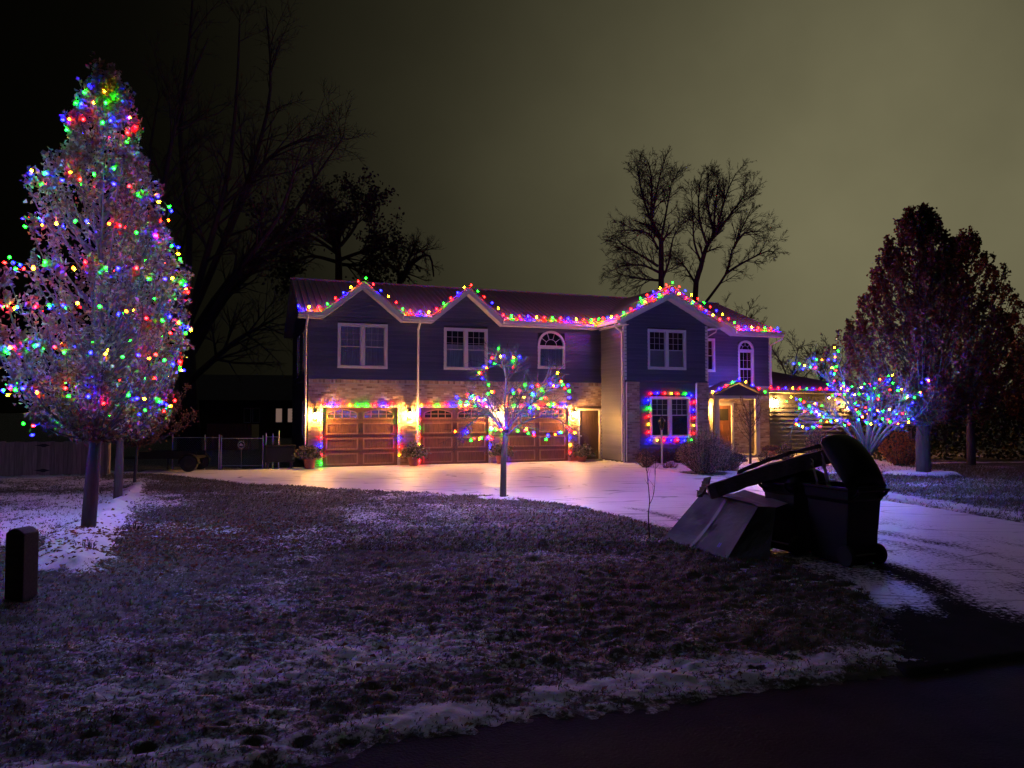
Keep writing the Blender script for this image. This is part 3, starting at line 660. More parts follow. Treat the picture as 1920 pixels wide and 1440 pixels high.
def garage_door(a0, a1):
    T = wallT('front', 0.05); W = a1 - a0
    q = MB(); zs = [0.02, 0.55, 1.09, 1.65, DTOP]
    for i in range(4): q.tbox(T, a0, a1, -0.03, 0.0, zs[i] + (0.009 if i else 0), zs[i + 1] - .009)
    d = q.build('garage_door', M['doorwood'], house)
    q = MB(); q.tbox(T, a0, a1, -0.05, -0.028, 0, DTOP); q.build('backing', M['entrywood'], d)
    cw = (W - 0.14 * 2 - 0.20) / 2
    for c in range(2):
        x0 = a0 + 0.14 + c * (cw + 0.20); x1 = x0 + cw
        for (z0, z1) in ((0.08, 0.47), (0.62, 1.01), (1.17, 1.56)):
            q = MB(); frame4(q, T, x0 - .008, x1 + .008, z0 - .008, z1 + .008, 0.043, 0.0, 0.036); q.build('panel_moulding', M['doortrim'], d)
            q = MB(); npl = 11; pw = (x1 - x0 - 0.07) / npl
            for k in range(npl): q.tbox(T, x0 + .035 + k * pw + .010, x0 + .035 + (k + 1) * pw - .010, 0.0, 0.014, z0 + .035, z1 - .035)
            q.build('panel', M['doorwood'], d)
        z0, z1 = 1.72, 2.07; n = 12; cx = (x0 + x1) / 2; rise = 0.13
        topz = lambda x: z1 - rise * ((x - cx) / ((x1 - x0) / 2)) ** 2
        q = MB(); q.tbox(T, x0, x1, 0, .022, z0, z0 + .04); q.tbox(T, x0, x0 + .04, 0, .022, z0 + .04, topz(x0)); q.tbox(T, x1 - .04, x1, 0, .022, z0 + .04, topz(x1))
        for k in range(n):
            xa, xb = x0 + (x1 - x0) * k / n, x0 + (x1 - x0) * (k + 1) / n
            q.hexa([T(xa, .022, topz(xa) - .035), T(xb, .022, topz(xb) - .035), T(xb, 0, topz(xb) - .035), T(xa, 0, topz(xa) - .035), T(xa, .022, topz(xa)), T(xb, .022, topz(xb)), T(xb, 0, topz(xb)), T(xa, 0, topz(xa))])
        for k in range(1, 4):
            xx = x0 + (x1 - x0) * k / 4; q.tbox(T, xx - .012, xx + .012, .002, .016, z0 + .04, topz(xx) - .03)
        q.tbox(T, x0 + .04, x1 - .04, .002, .015, z0 + .165, z0 + .187)
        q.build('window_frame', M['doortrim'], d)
        poly = [(x0 + .03, z0 + .03), (x1 - .03, z0 + .03)] + [(x1 - .03 - (x1 - x0 - .06) * k / n, topz(x1 - .03 - (x1 - x0 - .06) * k / n) - .02) for k in range(n + 1)]
        q = MB(); q.prism(poly, lambda x, z: T(x, .0045, z), lambda x, z: T(x, .001, z)); q.build('glazing', M['dimglass'], d)
    q = MB(); cx = (a0 + a1) / 2
    for s in (-1, 1): q.tube([T(cx + s * .045, .0, 1.22), T(cx + s * .045, .04, 1.25), T(cx + s * .045, .04, 1.37), T(cx + s * .045, .0, 1.40)], .010, 6)
    q.build('handle', M['black'], d)
    return d
for a, b_ in GAR:
    garage_door(a, b_)
    q = MB(); q.tbox(TF, a - .09, a, -.06, .022, 0, DTOP + .09); q.tbox(TF, b_, b_ + .09, -.06, .022, 0, DTOP + .09); q.tbox(TF, a, b_, -.06, .021, DTOP, DTOP + .09)
    q.build('door_trim', M['trim'], house)
# service door
T = wallT('front', 0.04)
q = MB(); q.tbox(T, SVC[0], SVC[1], -.05, -.02, 0.06, 2.03)
d = q.build('side_door', M['entrywood'], house)
q = MB()
for x in (SVC[0] + .10, SVC[0] + .37, SVC[0] + .64): frame4(q, T, x, x + .2, 1.45, 1.88, .02, -.02, -.008)
q.build('panel', M['entrywood'], d)
q = MB(); q.tube([T(SVC[0] + .07, -.02, 1.0), T(SVC[0] + .07, .04, 1.0)], .03, 8); q.build('handle', M['steel'], d)
q = MB(); q.tbox(TF, SVC[0] - .05, SVC[0], -.09, .02, 0, 2.10); q.tbox(TF, SVC[1], SVC[1] + .10, -.09, .02, 0, 2.10); q.tbox(TF, SVC[0], SVC[1], -.09, .019, 2.03, 2.10); q.build('door_trim', M['trim'], house)
q = MB(); q.tbox(TF, SVC[0] - .02, SVC[1] + .05, 0, .22, 0, .06); q.build('doorstep', M['mortar'], house)
q = MB(); q.tbox(TF, SVC[0] - .12, 11.58, -.02, .035, 2.105, 2.2); q.build('door_lintel', M['entrywood'], house)

# left side wall and its windows
siding(house, TL, 0.05, 5.42, 0.14, lambda z: (-DEP, 0.0), [(-2.2, -1.3, 3.5, 5.1), (-5.4, -4.2, 3.5, 5.1), (-2.3, -1.4, 1.0, 2.4)])
window(house, TL, -2.2, -1.3, 3.5, 5.1, 1, back=None); window(house, TL, -5.4, -4.2, 3.5, 5.1, 1, back=None); window(house, TL, -2.3, -1.4, 1.0, 2.4, 1, back=None)
q = MB(); q.prism([(0.0, 5.42), (DEP, 5.42), (DEP / 2, RIDGE - .12)], lambda y, z: (0.0, y, z), lambda y, z: (0.12, y, z)); q.build('gable_wall', M['siding'], house)
q = MB(); q.prism([(0.0, 5.42), (DEP, 5.42), (DEP / 2, RIDGE - .12)], lambda y, z: (XR - .12, y, z), lambda y, z: (XR, y, z)); q.build('gable_wall', M['siding'], house)
siding(house, TR, 0.05, 5.42, 0.28, lambda z: (0.0, DEP))
for (x, y) in ((0, 0), (XR, 0)):
    q = MB(); s = 1 if x else -1
    q.box(min(x, x + s * .03), max(x, x + s * .03), -.03, .09, ZB + .07 if x == 0 else 3.2, 5.42); q.build('corner_trim', M['siding'] if x == 0 else M['trim'], house)

# projecting bay
pw1 = (12.62, 14.36, 3.63, 5.22); pw2 = (12.74, 14.58, 0.95, 2.58)
siding(house, TP, 3.19, 5.42, 0.14, lambda z: (11.60, 15.35), [pw1])
siding(house, TP, 5.42, 6.42, 0.14, gable_span(13.475, 6.48, 1.875, 5.42))
q = MB(); q.prism([(11.62, 5.42), (15.33, 5.42), (13.475, 6.47)], lambda x, z: (x, -1.93, z), lambda x, z: (x, -1.83, z)); q.build('gable_wall', M['core'], house)
TP2 = wallT('front', -1.88)
siding(house, TP2, 0.12, 3.19, 0.14, lambda z: (12.27, 14.88), [pw2])
q = MB(); q.tbox(TP, 11.60, 15.35, -.1, .001, 3.15, 3.19); q.build('overhang_soffit', M['core'], house)
window(house, TP, *pw1, grid=(3, 3), blind=0.5, back='blind', mtrim='white')
window(house, TP2, *pw2, grid=(3, 3), mid=0.55, blind=0.0, back=None, mtrim='white')
for x0, x1 in ((11.72, 12.27), (14.88, 15.42)):
    q = MB(); q.box(x0 + .012, x1 - .012, -1.945, -1.80, 0, 3.14); col_ = q.build('brick_pier', M['mortar'], house)
    bricks(col_, wallT('front', -1.955), x0, x1, 0.0, 3.15, [])
    bricks(col_, wallT('left', x0 + .004) if x0 < 13 else wallT('right', x1 - .004), 1.80 if x0 < 13 else -1.955, 1.955 if x0 < 13 else -1.80, 0.0, 3.15, [])
siding(house, TPL, 0.10, 5.42, 0.14, lambda z: (0.03, 1.93), m='siding_tan')
siding(house, TPR, 0.10, 5.42, 0.14, lambda z: (-1.93, -0.0))
for (x, y) in ((11.60, -1.95), (15.35, -1.95)):
    q = MB(); s = -1 if x < 13 else 1
    q.box(min(x, x + s * .028), max(x, x + s * .028), y - .028, y + .09, 0.05 if x < 13 else 3.19, 5.42); q.box(x - .09 if s > 0 else x, x if s > 0 else x + .09, y - .029, y - .001, 3.19, 5.42)
    q.build('corner_trim', M['trim'], house)
q = MB(); q.tube([TP(14.80, .06, 0.1), TP(14.80, .06, 3.1)], .045, 4); q.build('downspout', M['trim'], house)

# recessed entry wall (purple in the bulbs' light)
ew = (15.9, 17.10, 3.70, 5.16); ea = (18.30, 19.13, 3.02, 4.73)
siding(house, TF, 3.12, 5.42, 0.14, lambda z: (15.36, XR), [ew, (ea[0], ea[1], ea[2], 5.12)])
siding(house, TF, 5.42, 7.0, 0.14, gable_span(14.70, 7.10, 3.12, 5.42))
q = MB(); q.prism([(11.62, 5.42), (17.8, 5.42), (14.7, 7.10)], lambda x, z: (x, 0.02, z), lambda x, z: (x, 0.10, z)); q.build('gable_wall', M['core'], house)
window(house, TF, *ew, units=1, grid=(3, 2), blind=0.0, back=None, mtrim='white')
arch_window(house, TF, ea[0], ea[1], ea[2], ea[3], mtrim='white', rays=3, blind=False, sashes=2, ry=0.40)
DOOR = (16.95, 17.95)
bricks(house, TF, 15.42, XR, 0.15, 3.02, [(DOOR[0] - .1, DOOR[1] + .1, 0, 2.35)])
q = MB(); q.tbox(TF, 15.42, DOOR[0] - .1, -.1, -.004, 0, 3.03); q.tbox(TF, DOOR[1] + .1, XR, -.1, -.004, 0, 3.03); q.tbox(TF, DOOR[0] - .1, DOOR[1] + .1, -.1, -.004, 2.35, 3.03); q.build('mortar', M['mortar'], house)
q = MB(); q.tbox(TF, 15.42, XR, -.05, .03, 3.03, 3.115); q.build('brick_ledge', M['trim'], house)
bricks(house, TR, 0.0, 2.0, 0.15, 3.02, [])
q = MB(); T = wallT('front', 0.05); q.tbox(T, DOOR[0], DOOR[1], -.04, 0, .18, 2.25)
for z0, z1 in ((.35, 1.0), (1.12, 1.45)):
    for x in (DOOR[0] + .1, DOOR[0] + .55): frame4(q, T, x, x + .35, z0, z1, .03, 0, .012)
d = q.build('front_door', M['doorwood'], house)
q = MB(); q.tbox(T, DOOR[0] + .15, DOOR[1] - .15, .001, .006, 1.6, 2.1); q.build('glazing', M['dimglass'], d)
q = MB(); frame4(q, TF, DOOR[0] - .1, DOOR[1] + .1, .15, 2.35, .1, -.08, .02); q.build('door_trim', M['white'], house)

# --- roofs
def slab(q, quad, th):
    p = [Vector(v) for v in quad]; n = (p[1] - p[0]).cross(p[3] - p[0]).normalized()
    lo = [v - n * th for v in p]; q.hexa(lo + p)
EY = -0.45
q = MB(); SLOPE = (RIDGE - EAVE) / (4.27 - EY); cuts = [(GB1[2], GB1[3]), (GB2[2], GB2[3]), (11.5, 17.9)]
ed = sorted([-.4, XR + .4] + [v for c in cuts for v in c]); YC = 0.14
for xa, xb in zip(ed, ed[1:]):
    inside = any(c[0] <= (xa + xb) / 2 <= c[1] for c in cuts); y0 = YC if inside else EY; z0 = EAVE + (y0 - EY) * SLOPE
    slab(q, [(xa, y0, z0), (xb, y0, z0), (xb, 4.27, RIDGE), (xa, 4.27, RIDGE)], .09)
slab(q, [(-.4, 4.27, RIDGE), (XR + .4, 4.27, RIDGE), (XR + .4, DEP + .45, EAVE), (-.4, DEP + .45, EAVE)], .09)
roof = q.build('roof', M['roof'], house)
# standing ribs of the metal sheets, one piece each
def rib_mesh(y0):
    SL = math.hypot(4.27 - y0, RIDGE - EAVE - (y0 - EY) * SLOPE)
    q = MB(); q.add([(-.026, 0, .002), (.026, 0, .002), (.010, 0, .036), (-.010, 0, .036), (-.026, SL, .002), (.026, SL, .002), (.010, SL, .036), (-.010, SL, .036)],
                    [(3, 2, 1, 0), (4, 5, 6, 7), (5, 1, 2, 6), (6, 2, 3, 7), (7, 3, 0, 4)])
    m = q.mesh('roof_rib'); m.materials.append(M['roof']); return m
ribs = {False: rib_mesh(EY), True: rib_mesh(YC)}
x = -.36
while x < XR + .4:
    inside = any(c[0] - .03 <= x <= c[1] + .03 for c in cuts); y0 = YC if inside else EY
    o = link('roof_rib', ribs[inside], None, roof, (x, y0, EAVE + (y0 - EY) * SLOPE)); o.rotation_euler = (math.atan2(RIDGE - EAVE, 4.27 - EY), 0, 0); x += .229
q = MB(); q.tube([(-.42, 4.27, RIDGE + .01), (XR + .42, 4.27, RIDGE + .01)], .06, 6); q.build('ridge_cap', M['roof'], roof)
def gable_roof(cx, zp, xa, xb, yf, yb, fascia=True, soff=True):
    """small cross gable: two slabs, rake boards and soffits"""
    q = MB(); za = EAVE
    slab(q, [(xa, yf, za), (cx, yf, zp), (cx, yb, zp), (xa, yb, za)][::-1], .06); slab(q, [(cx, yf, zp), (xb, yf, za), (xb, yb, za), (cx, yb, zp)][::-1], .06)
    r = q.build('gable_roof', M['roof'], house)
    q = MB(); t = .17
    for (x0, x1) in ((xa, cx), (xb, cx)):
        lo, hi = (x0, za), (x1, zp)
        q.hexa([(lo[0], yf - .025, lo[1] - t - .03), (hi[0], yf - .025, hi[1] - t - .03), (hi[0], yf - .001, hi[1] - t - .03), (lo[0], yf - .001, lo[1] - t - .03),
                (lo[0], yf - .025, lo[1] - .03), (hi[0], yf - .025, hi[1] - .03), (hi[0], yf - .001, hi[1] - .03), (lo[0], yf - .001, lo[1] - .03)])
        q.hexa([(lo[0], yf - .05, lo[1] - .06), (hi[0], yf - .05, hi[1] - .06), (hi[0], yf - .026, hi[1] - .06), (lo[0], yf - .026, lo[1] - .06),
                (lo[0], yf - .05, lo[1] - .005), (hi[0], yf - .05, hi[1] - .005), (hi[0], yf - .026, hi[1] - .005), (lo[0], yf - .026, lo[1] - .005)])
    q.build('rake_board', M['trim'], r)
    q = MB()
    for (x0, x1) in ((xa, cx), (xb, cx)):
        q.hexa([(x0, yf, za - .215), (x1, yf, zp - .215), (x1, yf + .42, zp - .215), (x0, yf + .42, za - .215),
                (x0, yf, za - .19), (x1, yf, zp - .19), (x1, yf + .42, zp - .19), (x0, yf + .42, za - .19)])
    q.build('soffit', M['trim'], r)
    return r
gable_roof(GB1[0], GB1[1], GB1[2], GB1[3], -.42, 2.6); gable_roof(GB2[0], GB2[1], GB2[2], GB2[3], -.42, 2.6)
gable_roof(14.70, 7.24, 11.5, 17.9, -.42, 4.0)
gable_roof(13.475, 6.62, 11.22, 15.73, -2.33, 0.3)
def gutter(x0, x1, y, z=EAVE):
    q = MB()
    for k in (0,):
        q.box(x0, x1, y - .13, y - .118, z - .13, z - .02); q.box(x0, x1, y - .118, y, z - .13, z - .118)
        q.box(x0, x1, y - .15, y - .13, z - .035, z - .02); q.box(x0, x0 + .008, y - .118, y, z - .118, z - .03); q.box(x1 - .008, x1, y - .118, y, z - .118, z - .03)
    q.box(x0, x1, y, y + .02, z - .20, z - .05)
    q.box(x0, x1, y + .02, y + .44, z - .20, z - .18)
    return q.build('gutter', M['trim'], house)
for a, b_ in ((-.41, .46), (3.28, 4.44), (7.18, 11.25), (17.88, XR + .45)): gutter(a, b_, EY)
for x, s in ((11.22, -1), (15.73, 1)):      # side gutters of the bay
    q = MB(); q.box(min(x, x + s * .12), max(x, x + s * .12), -2.33, -.46, EAVE - .14, EAVE - .03); q.box(min(x, x - s * .40), max(x, x - s * .40), -2.31, -.44, EAVE - .20, EAVE - .18); q.build('gutter', M['trim'], house)
def downspout(pts, r=.04):
    q = MB(); q.tube(pts, r, 4); q.build('downspout', M['trim'], house)
downspout([(-.10, -.50, 5.36), (-.10, -.48, 5.22), (-.11, -.08, 4.98), (-.11, -.07, 0.15)])
downspout([(3.92, -.50, 5.36), (3.92, -.48, 5.25), (3.95, -.07, 5.05), (3.95, -.07, 0.12)])
downspout([(11.15, -2.05, 5.34), (11.2, -2.03, 5.22), (11.52, -1.92, 5.05), (11.53, -1.90, 0.1)])
downspout([(11.66, -1.99, 3.10), (11.66, -1.99, 0.1)], .03)
downspout([(XR + .40, -.50, 5.36), (XR + .38, -.45, 5.2), (XR + .08, -.06, 4.95), (XR + .07, -.05, 3.2)])
downspout([(15.80, -2.0, 5.34), (15.75, -2.0, 5.2), (15.43, -1.9, 5.0), (15.42, -1.88, 3.3)], .03)

# single storey wing on the right
WY = 0.9; WX0, WX1 = XR + .02, 26.6
TW = wallT('front', WY)
q = MB(); q.box(WX0, WX1 - .02, WY + .10, 8.0, 0, 2.86); q.build('wall', M['core'], house)
siding(house, TW, 0.08, 2.86, 0.19, lambda z: (WX0, WX1), lap=.046)
q = MB(); zr = 4.15; yr = 4.6
A, B_, C_, D_ = (WX0, WY - .4, 2.98), (WX1 + .4, WY - .4, 2.98), (WX1 + .4, 8.4, 2.98), (WX0, 8.4, 2.98); E_, F_ = (WX0, yr, zr), (WX1 - 3.2, yr, zr)
q.add([A, B_, C_, D_, E_, F_], [(0, 1, 5, 4), (1, 2, 5), (2, 3, 4, 5), (3, 2, 1, 0), (0, 4, 3)]); q.build('wing_roof', M['shingle'], house)
q = MB(); q.box(WX0, WX1 + .42, WY - .53, WY - .41, 2.84, 2.97); q.box(WX0, WX1 + .4, WY - .40, WY + .02, 2.84, 2.865); q.build('gutter', M['trim'], house)
q = MB(); q.tube([(XR + .35, WY - .47, 3.0), (XR + .25, WY - .48, 3.18), (XR + .06, -.10, 3.2), (XR + .05, -.08, 3.5)], .045, 6); q.build('downspout', M['white'], house)

# porch over the front door
q = MB(); q.box(16.0, 19.0, -1.25, -.01, 0.0, .15); q.build('porch_slab', M['mortar'], house)
for x in (16.40, 18.55):
    for dx in (-.0, .20):
        q = MB(); xx = x + (dx if x < 17 else dx - .1)
        q.box(xx - .055, xx + .055, -1.06 + dx * .6, -.95 + dx * .6, .15, 2.52); q.box(xx - .075, xx + .075, -1.08 + dx * .6, -.93 + dx * .6, .15, .30); q.build('porch_column', M['trim'], house)
q = MB(); q.box(16.22, 18.76, -1.10, -.86, 2.52, 2.66); q.box(16.22, 16.42, -.86, -.02, 2.52, 2.66); q.box(18.56, 18.76, -.86, -.02, 2.52, 2.66); q.build('porch_beam', M['trim'], house)
q = MB(); slab(q, [(16.10, -1.25, 2.66), (17.48, -1.25, 3.24), (17.48, -.0, 3.24), (16.10, -.0, 2.66)][::-1], .07); slab(q, [(17.48, -1.25, 3.24), (18.86, -1.25, 2.66), (18.86, -.0, 2.66), (17.48, -.0, 3.24)][::-1], .07); q.build('porch_roof', M['roof'], house)
q = MB(); q.prism([(16.25, 2.66), (18.72, 2.66), (17.48, 3.15)], lambda x, z: (x, -1.12, z), lambda x, z: (x, -1.06, z)); q.build('porch_gable', M['siding'], house)

# ------------------------------------------------------------------ wall lanterns (lit)
def lantern(x, y, z, label, power, group='wall lanterns along the garage front', s=1.0):
    r = empty('wall_lantern', hw(x, y, z), TH); r.scale = (s, s, s); tag(r, label, 'lantern', group)
    q = MB(); q.box(-.06, .06, -.02, .02, -.16, .20); q.tube([(0, -.02, .14), (0, -.08, .20), (0, -.15, .19)], .012, 6); q.build('bracket', M['black'], r)
    q = MB(); q.lathe([(.085, .13), (.082, .145), (.04, .19), (.02, .205), (.01, .225)], 8, (0, -.15, 0)); q.build('cap', M['black'], r)
    q = MB()
    for k in range(4):
        t = math.pi / 4 + math.pi / 2 * k; q.tube([(.055 * math.cos(t), -.15 + .055 * math.sin(t), -.16), (.078 * math.cos(t), -.15 + .078 * math.sin(t), .13)], .006, 4)
    q.lathe([(.07, -.175), (.065, -.155)], 8, (0, -.15, 0)); q.build('cage', M['black'], r)
    q = MB(); q.lathe([(.005, -.09), (.03, -.075), (.045, -.02), (.038, .03), (.015, .06), (.012, .09)], 8, (0, -.15, 0)); bo = q.build('light_bulb', emis('lantern_bulb', (1.0, 0.47, 0.085), power), r, smooth=True)
    return r
LP = 3300
lantern(0.22, -.03, 1.84, 'glowing wall lantern on the brick pier at the outer house corner', LP)
lantern(3.64, -.03, 1.86, 'glowing wall lantern on the brick pier beside the wide downspout', LP)
lantern(7.10, -.03, 1.87, 'glowing wall lantern on the brick behind the small bare tree', LP)
lantern(10.33, -.03, 1.87, 'glowing wall lantern on the brick beside the narrow side door', LP)
lantern(16.55, -.03, 2.10, 'glowing wall lantern on the brick under the porch roof', 6000, 'wall lanterns along the porch and wing')
lantern(20.95, WY - .03, 2.42, 'glowing wall lantern on the wing siding next to the porch corner', 8000, 'wall lanterns along the porch and wing')
lantern(25.5, WY - .03, 2.40, 'glowing wall lantern at the far end of the wing behind the lit tree', 6000, 'wall lanterns along the porch and wing')

# ------------------------------------------------------------------ light strings
SEQ = 'byrgr'
def resample(pts, step):
    pts = [Vector(p) for p in pts]; out = [pts[0]]; carry = 0.0
    for a, b_ in zip(pts, pts[1:]):
        L_ = (b_ - a).length; d = step - carry
        while d <= L_: out.append(a.lerp(b_, d / L_)); d += step
        carry = L_ - (d - step)
    return out
def string(name, label, paths, step, size='C', up=(0, 0, 1), jitter=0.0, seq=SEQ, group=None, cat='light string', tilt=0.25, start=0, wr=.006):
    allp = [Vector(p) for path in paths for p in path]
    base = allp[0]; r = empty(name, base); tag(r, label, cat, group)
    q = MB(); k = start
    for path in paths:
        q.tube([Vector(p) - base for p in path], wr, 3)
        for p in resample(path, step):
            p = p + Vector((random.gauss(0, jitter), random.gauss(0, jitter), random.gauss(0, jitter)))
            c = seq[k % len(seq)]; k += 1
            o = bpy.data.objects.new('bulb', BULB[size + c]); COL.objects.link(o); o.parent = r; o.location = p - base
            u = Vector(up) + Vector((random.gauss(0, tilt), random.gauss(0, tilt), random.gauss(0, tilt)))
            o.rotation_euler = u.to_track_quat('Z', 'Y').to_euler()
            o.rotation_mode = 'XYZ'
            dn = -u.normalized() * .03
            q.tube([p - base + dn, p - base + dn * -.15], .011 if size in 'CD' else .007, 4)
    q.build('wire', M['wire'], r); return r
H3 = lambda *p: hw(*p)
gy = EY + .06
rk = lambda x, z, y=-.44: H3(x, y, z + .15)
string('roof_light_string', 'multicoloured bulbs along the garage eave and its twin gables', [[H3(-.40, gy, 5.65), H3(.40, gy, 5.65), rk(.48, 5.54), rk(GB1[0], GB1[1]), rk(3.25, 5.65), H3(3.32, gy, 5.65), H3(4.38, gy, 5.65), rk(4.45, 5.54), rk(GB2[0], GB2[1]), rk(7.15, 5.65), H3(7.22, gy, 5.65), H3(11.05, gy, 5.65)]], .345, 'D', group='roof light strings')
string('roof_light_string', 'multicoloured bulbs around the gable of the projecting bay', [[H3(11.05, -.50, 5.65), H3(11.12, -2.25, 5.58), H3(11.24, -2.34, 5.64), H3(13.475, -2.34, 6.76), H3(15.70, -2.34, 5.64)]], .345, 'D', group='roof light strings', start=2)
string('roof_light_string', 'multicoloured bulbs on the tall gable behind the bay and the eave at the house end', [[rk(13.2, 6.48), rk(14.70, 7.24), rk(17.85, 5.65), H3(17.95, gy, 5.65), H3(XR + .42, gy, 5.65)]], .345, 'D', group='roof light strings', start=3)
for i, (a, b_) in enumerate(GAR):
    d_ = -.055
    string('door_light_string', ['multicoloured bulbs framing the garage door nearest the house corner', 'multicoloured bulbs framing the middle garage door', 'multicoloured bulbs framing the garage door next to the side door'][i],
           [[H3(a - .05, d_, .12), H3(a - .05, d_, DTOP + .05), H3(b_ + .05, d_, DTOP + .05), H3(b_ + .05, d_, .12)]], .305, group='garage door light strings', seq='grbyr' if i else 'grbryg', up=(0, 0, 1), start=i)
string('window_light_string', 'multicoloured bulbs framing the big ground floor bay window', [[H3(12.70, -1.962, .85), H3(12.64, -1.962, 1.2), H3(12.64, -1.962, 2.52), H3(12.78, -1.962, 2.68), H3(14.5, -1.962, 2.66), H3(14.70, -1.962, 2.5), H3(14.70, -1.962, 1.0), H3(14.55, -1.962, .82), H3(12.8, -1.962, .84)]], .31, up=(0, 0, 1), seq='bryrgbr')
string('porch_light_string', 'multicoloured bulbs along the little porch gable', [[H3(16.12, -1.22, 2.76), H3(17.48, -1.22, 3.33), H3(18.84, -1.22, 2.76)]], .36, 'D', seq='ybrgb')
string('wing_light_string', 'multicoloured bulbs along the gutter of the low wing', [[H3(XR + .45, WY - .50, 3.03), H3(WX1 + .35, WY - .50, 3.03)]], .40, 'D', seq='rrbyrgb')

# ------------------------------------------------------------------ trees
def V3(*a): return Vector(a)
def grow(out, p, d, r, L_, lvl, maxl, P):
    n = max(2, int(L_ / P['seg'][lvl])); pts = [p.copy()]; rad = [r]; d = d.normalized(); dirs = []
    tip = P.get('tip', .35)
    for i in range(n):
        w = P['wob'][lvl]
        d = (d + V3(random.gauss(0, w), random.gauss(0, w), random.gauss(0, w)) + V3(0, 0, P['trop'][lvl])).normalized()
        p = p + d * (L_ / n); pts.append(p.copy()); rad.append(r * (1 - (i + 1) / n * (1 - tip))); dirs.append(d)
    out.setdefault(lvl, []).append((pts, rad))
    if lvl < maxl:
        for j in range(P['kids'][lvl]):
            t = random.uniform(P['t0'][lvl], 1.0); k = min(n - 1, int(t * n)); f = t * n - k
            q = pts[k].lerp(pts[k + 1], min(1, f)); dd = dirs[k]
            ax = dd.cross(V3(random.gauss(0, 1), random.gauss(0, 1), random.gauss(0, 1))).normalized()
            cd = Matrix.Rotation(P['ang'][lvl] * random.uniform(.6, 1.3), 3, ax) @ dd
            rr = rad[k] * P.get('rk', .55)
            grow(out, q, cd, max(rr, P['rmin']), L_ * P['ratio'][lvl] * (1.2 - .6 * t) * random.uniform(.65, 1.2), lvl + 1, maxl, P)
def limb(out, pts, r0, r1, kids, L_, P, lvl=1, maxl=3, ang=.8, t0=.15, key=0, step=3):
    pts = [Vector(p) for p in pts]
    # smooth the given polyline
    sm = []
    for i in range(len(pts) - 1):
        p0, p1, p2, p3 = pts[max(i - 1, 0)], pts[i], pts[i + 1], pts[min(i + 2, len(pts) - 1)]
        for s in range(step):
            t = s / step; sm.append(0.5 * ((2 * p1) + (p2 - p0) * t + (2 * p0 - 5 * p1 + 4 * p2 - p3) * t * t + (3 * p1 - p0 - 3 * p2 + p3) * t ** 3))
    sm.append(pts[-1]); n = len(sm); rad = [r0 + (r1 - r0) * i / (n - 1) for i in range(n)]
    out.setdefault(key, []).append((sm, rad))
    for j in range(kids):
        t = random.uniform(t0, 1) * (n - 1.001); k = int(t); q = sm[k].lerp(sm[k + 1], t - k); dd = (sm[k + 1] - sm[k]).normalized()
        ax = dd.cross(V3(random.gauss(0, 1), random.gauss(0, 1), random.gauss(0, 1))).normalized()
        cd = Matrix.Rotation(ang * random.uniform(.5, 1.25), 3, ax) @ dd
        grow(out, q, cd, max(rad[k] * .45, P['rmin']), L_ * random.uniform(.6, 1.25) * (1.15 - .5 * t / n), lvl, maxl, P)
    return sm
def tubes(out, levels, base, sides):
    q = MB()
    for l in levels:
        for pts, rad in out.get(l, []): q.tube([p - base for p in pts], rad, sides if l < 2 else 3, cap=(l < 2))
    return q
def tree_thing(name, label, cat, base, out, mt, mb_=None, group=None, sides=8, main=(0,)):
    r = empty(name, base); tag(r, label, cat, group); base = Vector(base)
    tubes(out, main, base, sides).build('trunk', mt, r, smooth=True)
    rest = [l for l in out if l not in main]
    if rest: tubes(out, rest, base, 5).build('branches', mb_ or mt, r, smooth=True)
    return r
TWP = dict(seg=[.5, .28, .16, .10], wob=[.05, .10, .14, .16], trop=[.02, .05, .05, .03], kids=[0, 7, 5, 0], t0=[.2, .15, .15, 0], ang=[.8, .75, .7, .6], ratio=[.6, .55, .55, .5], rmin=.004, rk=.55, tip=.3)

